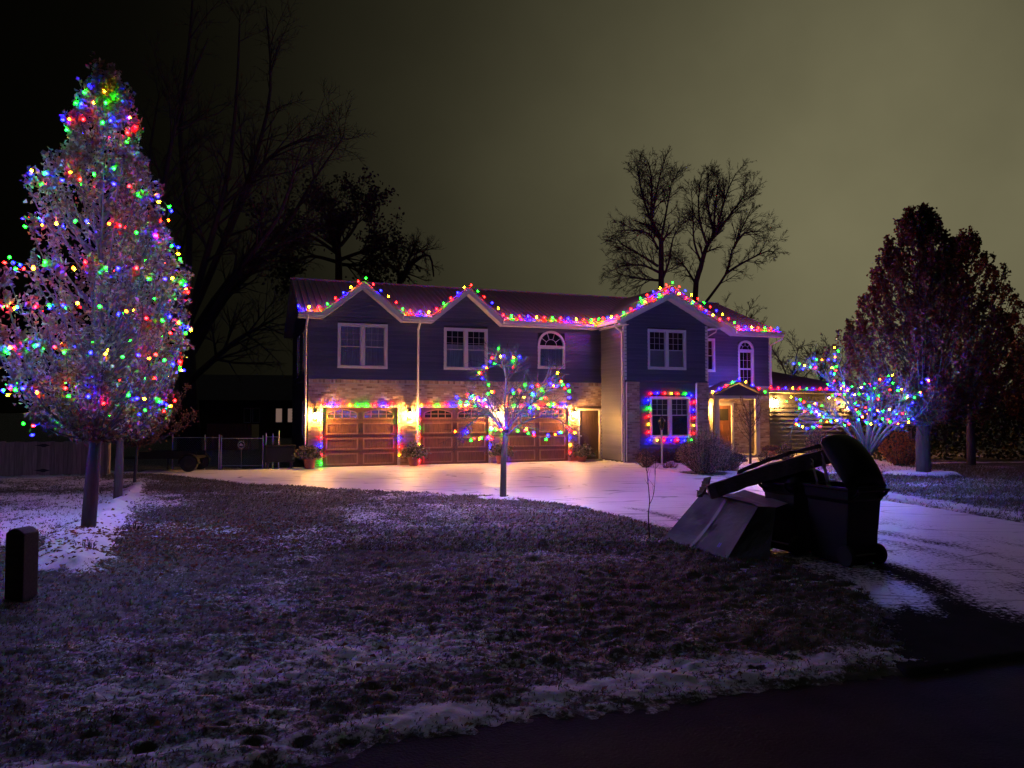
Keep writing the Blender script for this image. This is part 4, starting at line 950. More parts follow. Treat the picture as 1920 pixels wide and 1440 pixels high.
# crown of upright leafy shoots (callery pear)
def pear(name, label, base, trunk_r, zlow, prof, cx_off, n_sh, leaves_per, lsize, mleaf, group=None, lean=(0, 0), trunk_h=None, mb_=None):
    bx, by = base; out = {}
    ztop = prof[-1][0]; rad = lambda z: float(np.interp(z, [p[0] for p in prof], [p[1] for p in prof]))
    axis = lambda z: V3(bx + lean[0] * z / ztop + cx_off * min(1, z / 2.0), by + lean[1] * z / ztop, z)
    tp = [axis(z) for z in np.linspace(0, ztop * .93, 14)]
    out[0] = [(tp, [max(.012, trunk_r * (1.0 + (.25 if i == 0 else 0)) * (1 - .93 * (i / 13)) if i > 2 else trunk_r * (1.12 - .05 * i)) for i in range(14)])]
    C = []
    for s in range(n_sh):
        ze = zlow + (ztop - zlow) * random.random() ** .9; az = random.uniform(0, 2 * math.pi)
        re = rad(ze) * (random.uniform(.45, 1.0) ** .5) * random.uniform(.88, 1.05)
        zs = max(zlow * .92, ze - re * random.uniform(.9, 1.7)); a = axis(zs); e = axis(ze) + V3(re * math.cos(az), re * math.sin(az), 0)
        m_ = a.lerp(e, .5) + V3(math.cos(az), math.sin(az), 0) * re * .16 - V3(0, 0, .05)
        up = e + V3(0, 0, random.uniform(.12, .38))
        path = [a, m_, e, up]; limb(out, path, .020, .004, 0, 0, TWP, key=1)
        sm = out[1][-1][0]; n = len(sm)
        nl = int(leaves_per * random.uniform(.6, 1.3))
        t = RNG.beta(2.3, 1.1, nl) * (n - 1.001); k = t.astype(int); f = (t - k)[:, None]
        A = np.array([tuple(p) for p in sm]); pos = A[k] * (1 - f) + A[k + 1] * f
        C.append(pos + RNG.normal(0, 1, (nl, 3)) * np.array([.052, .052, .052]))
    r = tree_thing(name, label, 'tree', (bx, by, 0), out, M['bark'], mb_ or M['bark'], group)
    C = np.concatenate(C) - np.array([bx, by, 0]); V, F = leaf_quads(C, lsize)
    o = link('crown', np_mesh('crown', V, F), mleaf, r); o['kind'] = 'stuff'
    return r, axis, rad
PROF = [(1.5, .62), (1.8, 1.0), (2.4, 1.40), (3.3, 1.48), (4.2, 1.30), (5.0, 1.06), (5.7, .98), (5.95, .70), (6.5, .58), (7.0, .36), (7.45, .12)]
lit, axis, rad = pear('pear_tree', 'tall leafy pear tree wrapped in multicoloured lights', (-6.86, 12.13), .105, 1.65, PROF, .12, 235, 68, .092, M['leafpear'], group='pear trees in the snowy bed')
paths = []; p = []
zz = 7.25
for z0, turns, n in ((7.25, 2.6, 40),):
    for i in range(n):
        z = 7.32 - .85 * i / n; t = 2 * math.pi * turns * i / n + 2.6; a = axis(z); p.append(a + V3(math.cos(t), math.sin(t), 0) * (rad(z) * .95 + .05))
NT = 6.3; n = 260
for i in range(n):
    u = i / (n - 1); z = 5.95 - (5.95 - 1.72) * u ** .93; t = 2 * math.pi * NT * u + 2.0
    a = axis(z); rr = rad(z) * (.93 + .06 * math.sin(t * 2.7 + z * 5)); p.append(a + V3(math.cos(t) * rr, math.sin(t) * rr, .04 * math.sin(t * 1.0 + 1) + .04 * math.sin(t * 5.1)))
paths.append(p)
string('tree_light_string', 'multicoloured bulbs spiralling around the tall leafy pear tree', paths, .225, 'M', jitter=.04, seq='rgbygborgb', tilt=.9, group='tree light strings', wr=.004)
pear('pear_tree', 'slender dark pear tree standing behind the light wrapped one', (-8.46, 16.06), .085, 1.9, [(1.8, .6), (2.6, 1.0), (4, 1.1), (5.2, .8), (6.2, .3)], .05, 110, 60, .085, M['leafbrown'], group='pear trees in the snowy bed')
pear('pear_tree', 'small thin pear tree with brown leaves near the driveway end', (-10.34, 20.49), .042, 1.15, [(.95, .5), (1.3, 1.35), (2.0, 1.5), (3.0, 1.2), (4.2, .3)], .1, 110, 60, .085, M['leafbrown'], group='pear trees in the snowy bed')
pear('pear_tree', 'large maroon leaved pear tree with a stout trunk in a snow ring', (12.63, 22.95), .20, 1.75, [(1.5, 1.5), (2.2, 2.5), (3.2, 2.75), (4.4, 2.4), (5.6, 1.7), (6.8, 1.1), (7.5, .7), (8.1, .25)], .0, 380, 80, .12, M['leafmaroon'], group='maroon pear trees right of the house')
pear('pear_tree', 'dark pear tree further back, behind the maroon one', (16.9, 27.5), .14, 2.4, [(2.1, 1.3), (3, 2.2), (4.6, 2.1), (6.2, 1.6), (7.4, 1.0), (8.4, .3)], .0, 240, 55, .13, M['leafbrown'], group='maroon pear trees right of the house')
pear('pear_tree', 'low wide dark tree at the yard edge by the hedge', (21.8, 29.5), .12, 1.6, [(1.4, 1.6), (2.4, 2.6), (4.0, 2.3), (5.4, 1.4), (6.2, .4)], .0, 200, 50, .13, M['leafbrown'], group='maroon pear trees right of the house')

# small bare crabapple in front of the garage
def fromrows(Y, rows):   # metres given as (x, z) in the plane y=Y with a depth offset
    return [[V3(x, Y + dy, z) for x, z, dy in row] for row in rows]
TY = 16.83; TX = -.20
out = {}
out[0] = [([V3(TX, TY, -.03), V3(TX + .0, TY, .12), V3(TX + .01, TY, .9), V3(TX + .05, TY - .02, 1.35), V3(TX + .06, TY, 1.55)], [.095, .075, .062, .066, .055])]
LB = fromrows(TY, [
    [(-.16, 1.45, 0), (-.42, 1.85, -.2), (-.78, 2.12, -.35), (-1.15, 2.22, -.5)],
    [(-.16, 1.5, 0), (-.35, 1.9, .3), (-.62, 2.25, .5), (-.95, 2.36, .7)],
    [(-.14, 1.5, 0), (-.16, 2.2, .05), (-.14, 2.85, .05), (-.35, 3.12, .0), (-.45, 3.38, -.05)],
    [(-.14, 2.7, .05), (.02, 3.05, .15), (.16, 3.22, .2)],
    [(-.14, 2.8, .05), (-.2, 3.05, -.2), (-.5, 2.98, -.35), (-.72, 2.75, -.4)],
    [(-.12, 1.5, 0), (.08, 1.85, -.25), (.50, 2.22, -.5), (1.05, 2.62, -.7)],
    [(-.12, 1.45, 0), (.30, 1.78, -.5), (.85, 1.88, -.8), (1.28, 1.62, -1.0)],
    [(-.10, 1.5, 0), (.25, 2.02, .4), (.85, 2.12, .65), (1.3, 1.92, .8)],
    [(-.16, 1.45, 0), (-.50, 1.95, -.55), (-.88, 1.75, -.85), (-1.08, 1.52, -.95)],
    [(-.15, 1.5, 0), (-.1, 2.0, -.6), (-.05, 2.35, -.95), (.05, 2.3, -1.2)],
    [(-.12, 1.5, 0), (.1, 2.1, .7), (.35, 2.6, 1.0)],
    [(-.14, 1.48, 0), (-.55, 2.0, .8), (-.9, 1.9, 1.1)],
    [(.5, 2.2, -.5), (.62, 2.55, -.4), (.95, 2.8, -.3), (1.0, 3.0, -.3)]])
for row in LB: limb(out, row, .028, .006, 22, .55, TWP, lvl=2, maxl=3, ang=.8, t0=.2, key=1)
tree_thing('crabapple_tree', 'small bare spreading tree strung with lights before the garage doors', 'tree', (TX, TY, 0), out, M['bark'], M['twig'])
runs = fromrows(TY - .02, [
    [(-1.22, 2.28, -.5), (-1.0, 2.12, -.45), (-.92, 2.38, -.1), (-.72, 2.20, -.3), (-.45, 2.42, -.2), (-.62, 2.78, -.35), (-.74, 2.82, -.4), (-.50, 3.02, -.3), (-.40, 3.22, -.1), (-.28, 3.34, 0), (-.12, 3.28, .1)],
    [(-.02, 3.06, .1), (.16, 3.25, .2), (.02, 3.14, .15)],
    [(-.05, 2.45, -.3), (.30, 2.32, -.45), (.52, 2.48, -.5), (.70, 2.52, -.55), (.95, 2.56, -.65), (1.10, 2.66, -.7), (1.02, 2.80, -.6), (1.22, 2.50, -.7), (1.08, 2.22, -.6)],
    [(-1.12, 1.54, -.95), (-.88, 1.44, -.85), (-.68, 1.42, -.8), (-.55, 1.36, -.7), (-.40, 1.52, -.5), (-.20, 1.64, -.2)],
    [(.16, 1.58, -.3), (.35, 1.50, -.5), (.62, 1.42, -.7), (.85, 1.44, -.75), (1.05, 1.56, -.9), (1.32, 1.58, -1.0)],
    [(.45, 2.10, -.3), (.62, 2.0, -.1), (.42, 1.88, .2)],
    [(-.6, 2.28, .4), (-.85, 2.32, .6), (-1.15, 2.0, .5)], [(.35, 2.6, .9), (.7, 2.35, .9), (.95, 2.15, .7), (1.2, 1.95, .8)]])
string('tree_light_string', 'multicoloured bulbs draped through the small bare tree before the garage', runs, .118, 'M', jitter=.05, seq='bgrygbrgbo', tilt=.9, group='tree light strings', wr=.004)

# spreading bare tree with lights right of the porch
BX, BY = 10.10, 21.3
out = {}
out[0] = [([V3(BX, BY, -.05), V3(BX - .03, BY, .35), V3(BX + .02, BY, .68)], [.14, .115, .105])]
px = lambda x, y, Y: V3((x - 960) / 1397. * Y, Y, 2.0 + (771 - y) / 1397. * Y)      # elevation sketch units to metres at distance Y
LB = [[(10.10, BY +0.00, 0.62), (9.80, BY -0.24, 1.66), (9.21, BY -0.48, 2.42), (8.62, BY -0.40, 3.10), (8.11, BY -0.32, 3.27)],
      [(10.10, BY +0.00, 0.62), (9.89, BY +0.16, 1.92), (9.64, BY +0.32, 2.85), (9.38, BY +0.24, 3.61)],
      [(10.10, BY +0.00, 0.62), (9.55, BY +0.24, 1.58), (8.79, BY +0.40, 2.08), (8.20, BY +0.24, 1.75), (7.95, BY +0.00, 1.32)],
      [(10.10, BY +0.00, 0.62), (9.47, BY -0.56, 1.58), (8.62, BY -0.88, 1.83), (8.03, BY -0.96, 1.49)],
      [(10.10, BY +0.00, 0.62), (10.48, BY -0.16, 1.58), (10.99, BY -0.24, 2.25), (11.24, BY -0.16, 3.01)],
      [(10.10, BY +0.00, 0.62), (10.65, BY -0.40, 1.49), (11.33, BY -0.64, 1.92), (11.83, BY -0.48, 2.59)],
      [(10.10, BY +0.00, 0.62), (10.57, BY +0.32, 1.66), (11.16, BY +0.48, 2.34), (11.75, BY +0.40, 2.34), (12.09, BY +0.24, 1.58)],
      [(10.10, BY +0.00, 0.62), (10.40, BY -0.72, 1.58), (10.82, BY -1.04, 1.75), (11.07, BY -1.20, 1.32)],
      [(10.10, BY +0.00, 0.62), (10.06, BY -0.48, 1.92), (9.89, BY -0.88, 2.51), (9.72, BY -1.04, 2.85)],
      [(10.10, BY +0.00, 0.62), (10.31, BY +0.24, 2.00), (10.48, BY +0.40, 2.76), (10.48, BY +0.32, 3.27)]]
for row in LB: limb(out, row, .055, .010, 24, .66, TWP, lvl=2, maxl=3, ang=.8, t0=.25, key=1)
tree_thing('ornamental_tree', 'wide bare ornamental tree full of lights beside the low wing', 'tree', (BX, BY, 0), out, M['bark'], M['twig'])
S4 = lambda pts, d: [px(1400 + x / 4.5, 600 + y / 4.5, BY + d) for x, y in pts]
runs = [S4([(410, 360), (470, 390), (530, 405), (590, 390), (640, 350), (690, 340), (720, 410), (750, 480), (770, 290), (762, 232)], -.5),
        S4([(660, 540), (790, 530), (860, 560), (940, 575), (1000, 565), (1060, 545), (1150, 510), (1195, 465), (1230, 530), (1170, 555)], -.1),
        S4([(1240, 600), (1320, 600), (1370, 640), (1380, 690), (1440, 615), (1490, 560), (1545, 510), (1568, 488)], -.5),
        S4([(345, 660), (385, 655), (440, 690), (500, 715), (560, 715), (640, 700), (720, 680), (770, 635), (870, 600), (950, 650), (1020, 640), (1110, 655), (1155, 660)], -.8),
        S4([(380, 845), (430, 870), (440, 905), (490, 910), (540, 905), (610, 900), (640, 840), (705, 860), (780, 880), (830, 880), (895, 865), (950, 855), (1000, 840), (1060, 875), (1130, 845), (1165, 870), (1220, 850), (1300, 880), (1380, 870), (1430, 850)], -1.0),
        S4([(450, 740), (480, 775), (600, 785), (640, 820), (560, 805)], .3), S4([(960, 790), (1005, 745), (1105, 770), (1180, 765), (1290, 810), (1340, 765), (1355, 800)], -.3),
        S4([(760, 690), (830, 720), (900, 700), (960, 780), (1070, 800)], .6)]
string('tree_light_string', 'multicoloured bulbs draped through the wide bare tree beside the wing', runs, .105, 'M', jitter=.055, seq='bgybgbrgbo', tilt=.9, group='tree light strings', wr=.004)

# background bare trees
BGP = dict(seg=[1.2, .9, .6, .4, .3], wob=[.06, .09, .13, .16, .18], trop=[.03, .04, .03, .02, .0], kids=[0, 6, 5, 4, 0], t0=[.2, .2, .15, .1, 0], ang=[.7, .7, .7, .7, .6], ratio=[.6, .55, .55, .55, .5], rmin=.012, rk=.55, tip=.25)
Y0 = 38.0; S0 = lambda pts: [px(x, y, Y0 + d) for x, y, d in pts]
out = {}
out[0] = [([V3(-16.4, Y0, -.1), V3(-16.5, Y0, 3), V3(-16.7, Y0, 6.5)], [.62, .45, .40])]
for row in ([(345, 600, 0), (350, 420, .5), (330, 250, 1), (345, 60, 1), (352, -80, 1)], [(345, 620, 0), (385, 470, -1), (420, 330, -1), (435, 180, -1), (440, 20, -1)],
            [(345, 620, 0), (420, 440, 1), (470, 300, 1), (500, 160, 1), (490, 0, 1)], [(420, 440, 1), (470, 330, 1.5), (520, 275, 2), (590, 245, 2.5)],
            [(350, 640, 0), (430, 520, 1), (520, 440, 2), (580, 340, 2.5), (640, 250, 3)], [(350, 660, 0), (450, 500, -1.5), (520, 400, -2), (560, 270, -2.5)],
            [(345, 690, 0), (420, 560, 1), (500, 480, 1.5), (590, 420, 2)], [(345, 660, 0), (300, 480, 1), (270, 330, 1), (290, 160, 1)], [(345, 620, 0), (300, 420, -1.5), (320, 230, -2), (380, 60, -2)],
            [(350, 720, 0), (440, 640, -2), (510, 600, -3)]):
    limb(out, S0(row), .20, .03, 17, 3.4, BGP, lvl=1, maxl=3, ang=.75, t0=.2, key=0)
tree_thing('bare_tree', 'towering bare tree with rising limbs behind the light wrapped pear', 'tree', (-16.4, Y0, 0), out, M['barkdark'], sides=7)
def bg_tree(label, Y1, trunk, limbs, r0, kids, L_, mx=3, name='bare_tree', rk=.05, cat='tree', ang=.75):
    out = {}; b0 = px(trunk[0][0], 771, Y1); b0.z = 0
    limb(out, [b0] + [px(x, y, Y1) for x, y in trunk], r0, r0 * .45, kids, L_, BGP, lvl=1, maxl=mx, ang=ang, t0=.45, key=0)
    for row in limbs: limb(out, [px(x, y, Y1 + random.uniform(-1, 1)) for x, y in row], r0 * .45, rk, kids, L_, BGP, lvl=1, maxl=mx, ang=ang, t0=.1, key=0)
    return tree_thing(name, label, cat, b0, out, M['barkdark'], sides=6), out, b0
Z = lambda x, y: (1120 + x / 4.5, 280 + y / 4.5)
bg_tree('bare tree with a stout single trunk behind the bay gable', 44.0, [Z(545, 1250), Z(548, 850), Z(540, 740), Z(480, 620), Z(455, 545)], [[Z(455, 560), Z(400, 400), Z(365, 250), Z(350, 120)], [Z(465, 560), Z(470, 350), Z(465, 180), Z(430, 60)], [Z(470, 560), Z(510, 350), Z(560, 120)], [Z(520, 830), Z(440, 700), Z(280, 670), Z(160, 680)], [Z(520, 980), Z(400, 900), Z(230, 800), Z(170, 740)], [Z(525, 1030), Z(380, 970), Z(170, 980)], [Z(560, 1080), Z(610, 950), Z(650, 740), Z(740, 600)], [Z(550, 740), Z(600, 480), Z(645, 250)], [Z(530, 1100), Z(400, 1090), Z(200, 1050)]], .20, 20, 1.5, rk=.02)
bg_tree('bare tree with a sawn leaning limb behind the tall gable', 46.0, [Z(830, 1280), Z(880, 1000), Z(940, 800), Z(1030, 680), Z(1035, 630)], [[Z(1010, 720), Z(1100, 380), Z(1190, 180)], [Z(1000, 720), Z(1010, 450), Z(1060, 210)], [Z(940, 800), Z(880, 600), Z(870, 380), Z(900, 190)], [Z(1000, 700), Z(940, 400), Z(960, 180)], [Z(890, 960), Z(830, 780), Z(820, 560), Z(810, 330)], [Z(1030, 690), Z(1180, 480), Z(1300, 330)], [Z(920, 1290), Z(1100, 1040), Z(1150, 850), Z(1240, 650), Z(1340, 440)], [Z(1100, 1040), Z(1240, 950), Z(1450, 850), Z(1520, 880)], [Z(1160, 830), Z(1250, 700), Z(1420, 680)], [Z(850, 1150), Z(760, 1000), Z(680, 900)]], .20, 20, 1.4, rk=.02)
Z2 = lambda x, y: (260 + x / 2.571, y / 2.571)
r, out, b0 = bg_tree('dark spreading oak holding clumps of dead leaves behind the roof', 52.0, [Z2(960, 1345), Z2(955, 1200), Z2(960, 1080)], [[Z2(955, 1200), Z2(900, 1080), Z2(930, 990), Z2(945, 960)], [Z2(965, 1180), Z2(1040, 1080), Z2(1040, 990)], [Z2(955, 1220), Z2(820, 1130), Z2(720, 1110)], [Z2(960, 1250), Z2(1100, 1200), Z2(1240, 1180)], [Z2(955, 1260), Z2(820, 1230), Z2(720, 1280)], [Z2(965, 1270), Z2(1080, 1270), Z2(1180, 1210)]], .32, 10, 2.8, name='oak_tree', rk=.06, ang=.9)
C = []
for l in (2, 3):
    for pts, rd_ in out.get(l, []):
        if random.random() < .55: C.append(np.array([tuple(p) for p in pts[1:]]) - np.array(tuple(b0)))
C = np.concatenate(C); C = np.repeat(C, 2, 0) + RNG.normal(0, .2, (len(C) * 2, 3)); V, F = leaf_quads(C, .26)
o = link('crown', np_mesh('crown', V, F), M['barkdark'], r); o['kind'] = 'stuff'
bg_tree('twisted bare tree low over the roof between the two garage gables', 50.0, [Z2(1250, 1400), Z2(1280, 1310)], [[Z2(1270, 1350), Z2(1330, 1250), Z2(1400, 1230), Z2(1420, 1330)], [Z2(1270, 1340), Z2(1220, 1280), Z2(1160, 1250)], [Z2(1275, 1330), Z2(1320, 1200), Z2(1380, 1220)]], .3, 7, 1.8, rk=.05, ang=.9)
for lab, x, y, Y1 in (('thin bare shrub tree rising behind the low wing roof', 1480, 660, 40.0), ('thin bare tree behind the wing near the maroon pear', 1538, 655, 42.0), ('faint bare treetop above the roof end', 1385, 590, 48.0)):
    bg_tree(lab, Y1, [(x, y + 90), (x + 3, y + 50)], [[(x + 2, y + 60), (x - 15, y + 20), (x - 30, y - 5)], [(x + 2, y + 60), (x + 12, y + 20), (x + 18, y - 10)], [(x, y + 70), (x + 30, y + 45), (x + 45, y + 30)]], .10, 8, 1.3, rk=.02)

# ------------------------------------------------------------------ shrubs, hedge, pots
def shrub(name, label, base, w, h, nst, nleaf, lsize, ml, mst=None, group=None, spread=1.0, leaf_lo=.15, cat='shrub'):
    out = {}; bx, by = base; C = []
    for s in range(nst):
        a = random.uniform(0, 2 * math.pi); f = random.random() ** .6
        e = V3(bx + math.cos(a) * w * .5 * f, by + math.sin(a) * w * .5 * f, h * (1 - .45 * f * f) * random.uniform(.75, 1.05))
        s0 = V3(bx + math.cos(a) * .12 * w * random.random(), by + math.sin(a) * .12 * w * random.random(), -.02)
        m_ = s0.lerp(e, .5) + V3(math.cos(a), math.sin(a), 0) * .10 * w * f
        sm = limb(out, [s0, m_, e], .010, .003, 5, h * .28, TWP, lvl=3, maxl=3, ang=.6, t0=.3, key=1)
        A = np.array([tuple(p) for p in sm]); t = RNG.uniform(leaf_lo, 1, nleaf) * (len(A) - 1.001); k = t.astype(int); ff = (t - k)[:, None]
        C.append(A[k] * (1 - ff) + A[k + 1] * ff + RNG.normal(0, .05, (nleaf, 3)))
    r = empty(name, (bx, by, 0)); tag(r, label, cat, group)
    tubes(out, list(out), V3(bx, by, 0), 4).build('stems', mst or M['twig'], r)
    C = np.concatenate(C) - np.array([bx, by, 0]); V, F = leaf_quads(C, lsize); o = link('foliage', np_mesh('foliage', V, F), ml, r); o['kind'] = 'stuff'
    return r
shrub('round_bush', 'large russet twiggy bush in the bed before the bay window', (6.15, 23.9), 1.75, 1.42, 190, 60, .042, M['leafbush'])
shrub('round_bush', 'broad russet bush close behind the large one', (6.95, 24.7), 1.5, 1.15, 110, 30, .035, M['leafbush'])
for i, (x, y, lab) in enumerate([(5.05, 28.3, 'purple lit low shrub beside the lamp post'), (5.75, 28.6, 'purple lit low shrub right of the lamp post'), (6.4, 28.6, 'low dark shrub tucked behind the large russet bush')]):
    shrub('low_shrub', lab, (x, y), .75, .62, 40, 30, .05, M['mum'], group='low shrubs under the bay window')
shrub('dry_tuft', 'fan of dry stalks at the corner of the planting bed', (4.75, 26.6), .75, .55, 45, 8, .05, M['leafbush'], group='dry bed plants')
shrub('dry_tuft', 'low frosted tuft in front of the lamp post', (5.5, 26.0), .6, .22, 30, 10, .04, M['leafbush'], group='dry bed plants')
shrub('bed_plant', 'low evergreen beside the porch column', (11.0, 30.0), .8, .75, 40, 26, .06, M['everg'], group='porch bed plants')
shrub('bed_plant', 'small dark evergreen under the young porch tree', (9.75, 28.8), .7, .5, 30, 22, .05, M['everg'], group='porch bed plants')
shrub('orange_shrub', 'orange leaved shrub along the bed beside the wing', (14.2, 27.3), 1.9, 1.35, 70, 22, .10, M['leaforange'], group='bed shrubs beside the wing')
shrub('round_bush', 'reddish round bush before the wing siding', (10.95, 26.6), 1.0, 1.5, 80, 30, .04, M['leafbush'], group='bed shrubs beside the wing')
shrub('dry_tuft', 'dry yellow stalks at the foot of the wing wall', (12.4, 30.0), 1.6, .45, 60, 10, .06, M['leaforange'], group='bed shrubs beside the wing')
shrub('dry_tuft', 'small cluster of bare twigs poking out of the snow mound', (-5.85, 10.35), .42, .26, 12, 1, .02, M['leafbrown'], group='twigs in the snowy bed', mst=M['barkdark'])
shrub('dry_tuft', 'short row of dead stalks beside the lit pear trunk', (-6.35, 12.6), .5, .16, 12, 1, .02, M['leafbrown'], group='twigs in the snowy bed', mst=M['barkdark'])
# hedge
hx = RNG.uniform(14, 44, 26000); hy = 31.0 + (hx - 16) * .05 + RNG.normal(0, .7, 26000); hz = RNG.random(26000) ** .8 * (2.7 + .5 * vn(hx * .7, hx * 0, 5))
r = empty('hedge', (28, 31, 0)); tag(r, 'dark evergreen hedge closing off the yard beside the wing', 'hedge')
V, F = leaf_quads(np.stack([hx - 28, hy - 31, hz], 1), .20); o = link('foliage', np_mesh('foliage', V, F), M['hedge'], r); o['kind'] = 'stuff'
# young tree by the porch
out = {}; bx, by = 8.77, 27.5
out[0] = [([V3(bx, by, -.03), V3(bx, by, .8), V3(bx + .02, by, 1.6), V3(bx, by, 2.4)], [.05, .04, .032, .012])]
for k in range(16):
    a = random.uniform(0, 6.28); z0 = random.uniform(.9, 2.0); L_ = random.uniform(.5, 1.0)
    limb(out, [(bx, by, z0), (bx + math.cos(a) * L_ * .4, by + math.sin(a) * L_ * .4, z0 + L_ * .45), (bx + math.cos(a) * L_ * .65, by + math.sin(a) * L_ * .65, z0 + L_)], .014, .004, 7, .35, TWP, lvl=3, maxl=3, ang=.7, key=1)
r = tree_thing('young_tree', 'young thin bare tree with few curled leaves before the porch', 'tree', (bx, by, 0), out, M['bark'], M['bark'])
C = np.concatenate([np.array([tuple(p) for p in pts[-3:]]) for pts, _ in out[3]]) - np.array([bx, by, 0]); C = C[C[:, 2] > 1.5]
V, F = leaf_quads(C[::2], .075); o = link('dead_leaves', np_mesh('dead_leaves', V, F), M['leafbrown'], r); o['kind'] = 'stuff'
# thin sapling by the boxes
out = {}; bx, by = 2.12, 11.54
limb(out, [(bx, by, -.03), (bx - .02, by, .4), (bx + .0, by, .62), (bx - .04, by, 1.1), (bx - .05, by, 1.38)], .011, .004, 6, .22, TWP, lvl=3, maxl=3, ang=.6, t0=.55, key=0)
limb(out, [(bx - .01, by, .55), (bx + .07, by, .75), (bx + .10, by, 1.25)], .006, .003, 5, .2, TWP, lvl=3, maxl=3, ang=.6, t0=.3, key=1)
tree_thing('sapling', 'thin leafless sapling standing beside the grey cardboard box', 'sapling', (bx, by, 0), out, M['barkdark'], M['barkdark'], sides=6)

def pot(name, label, loc, r0, h, plant_r, plant_h, ml, group, n=900, ls=.06, spiky=False):
    r = empty(name, loc); tag(r, label, 'flowerpot', group)
    q = MB(); q.lathe([(r0 * .68, 0), (r0 * .72, .01), (r0 * .95, h * .82), (r0 * 1.06, h * .83), (r0 * 1.06, h), (r0 * .92, h), (r0 * .88, h * .9)], 20); q.build('pot', M['terracotta'], r, smooth=False)
    d = RNG.normal(size=(n, 3)); d /= np.linalg.norm(d, axis=1)[:, None]; d[:, 2] = np.abs(d[:, 2]) * 1.0 - .15
    rr = RNG.uniform(.35, 1, n)[:, None] ** .5
    if spiky: rr = rr * (1 + .35 * RNG.normal(size=(n, 1)).clip(-1, 1.5))
    C = d * rr * np.array([plant_r, plant_r, plant_h]) + np.array([0, 0, h + plant_h * .12]); V, F = leaf_quads(C, ls); o = link('plant', np_mesh('plant', V, F), ml, r); o['kind'] = 'stuff'
    q = MB()
    for k in range(18 if spiky else 8):
        a = random.uniform(0, 6.28); q.tube([(0, 0, h * .85), (math.cos(a) * plant_r * .5, math.sin(a) * plant_r * .5, h + plant_h * .7), (math.cos(a) * plant_r * .95, math.sin(a) * plant_r * .95, h + plant_h * random.uniform(.4, 1.1))], [.01, .008, .004], 4)
    q.build('stems', M['twig'], r)
    return r
g_ = 'pots along the garage front'
pot('flowerpot', 'terracotta pot of evergreen sprigs at the outer house corner', hw(.02, -.45), .22, .36, .42, .40, M['everg'], g_, 700, .10, True)
pot('flowerpot', 'pot of frosted sprigs under the lantern by the wide downspout', hw(3.72, -.42), .22, .32, .46, .46, M['everg'], g_, 700, .10, True)
pot('flowerpot', 'pot of frosted sprigs partly behind the small bare tree', hw(7.12, -.42), .22, .32, .46, .46, M['everg'], g_, 700, .10, True)
pot('flowerpot', 'pot of green sprigs beside the narrow side door', hw(10.50, -.45), .20, .22, .48, .42, M['everg'], g_, 700, .10, True)
pot('flowerpot', 'terracotta pot of faded mums right of the large russet bush', (7.39, 24.85, .03), .19, .30, .44, .30, M['mum'], 'pots of mums', 1800, .045)
pot('flowerpot', 'terracotta pot of faded mums standing near the porch column', (10.67, 30.6, .03), .21, .36, .42, .24, M['mum'], 'pots of mums', 1500, .045)

# garden lamp post, security sign, bed edging
r = empty('lamp_post', (5.57, 27.77, 0)); tag(r, 'thin unlit black lantern on a pale post before the bay window', 'lamp post')
q = MB(); q.tube([(0, 0, -.02), (0, 0, 1.30)], .035, 8); q.lathe([(.07, 0), (.06, .06), (.035, .08)], 8); q.build('post', M['trim'], r)
q = MB(); q.lathe([(.03, 1.30), (.07, 1.34), (.07, 1.36)], 6); q.lathe([(.15, 1.62), (.14, 1.65), (.05, 1.76), (.02, 1.78), (.025, 1.82), (.005, 1.86)], 6)
for k in range(6):
    t = math.pi / 3 * k; q.tube([(.065 * math.cos(t), .065 * math.sin(t), 1.36), (.12 * math.cos(t), .12 * math.sin(t), 1.63)], .008, 4)
q.build('lantern_frame', M['black'], r)
q = MB(); q.lathe([(.058, 1.36), (.108, 1.62)], 6); q.build('lantern_glass', M['glass'], r)
r = empty('yard_sign', (11.1, 30.4, 0), R(-8)); tag(r, 'small blue octagonal yard sign on a stake by the porch bed', 'sign')
q = MB(); q.prism([(.15 * math.cos(math.pi / 8 + k * math.pi / 4), .50 + .17 * math.sin(math.pi / 8 + k * math.pi / 4)) for k in range(8)], lambda x, z: (x, -.008, z), lambda x, z: (x, .004, z)); q.build('sign_board', M['signblue'], r)
q = MB(); q.box(-.085, .05, -.012, -.0082, .47, .56); q.build('printed_mark', M['signpale'], r)
q = MB(); q.box(-.012, .012, .0045, .02, -.05, .50); q.build('stake', M['steel'], r)
r = empty('corner_post', (15.88, 29.84, 0)); tag(r, 'pale wooden post standing at the bed corner by the hedge', 'post')
q = MB(); q.box(-.075, .075, -.075, .075, -.05, 1.32); soft(q.build('shaft', M['palewood'], r), .008); q = MB(); q.box(-.10, .10, -.10, .10, 1.32, 1.36); q.build('cap', M['palewood'], r)

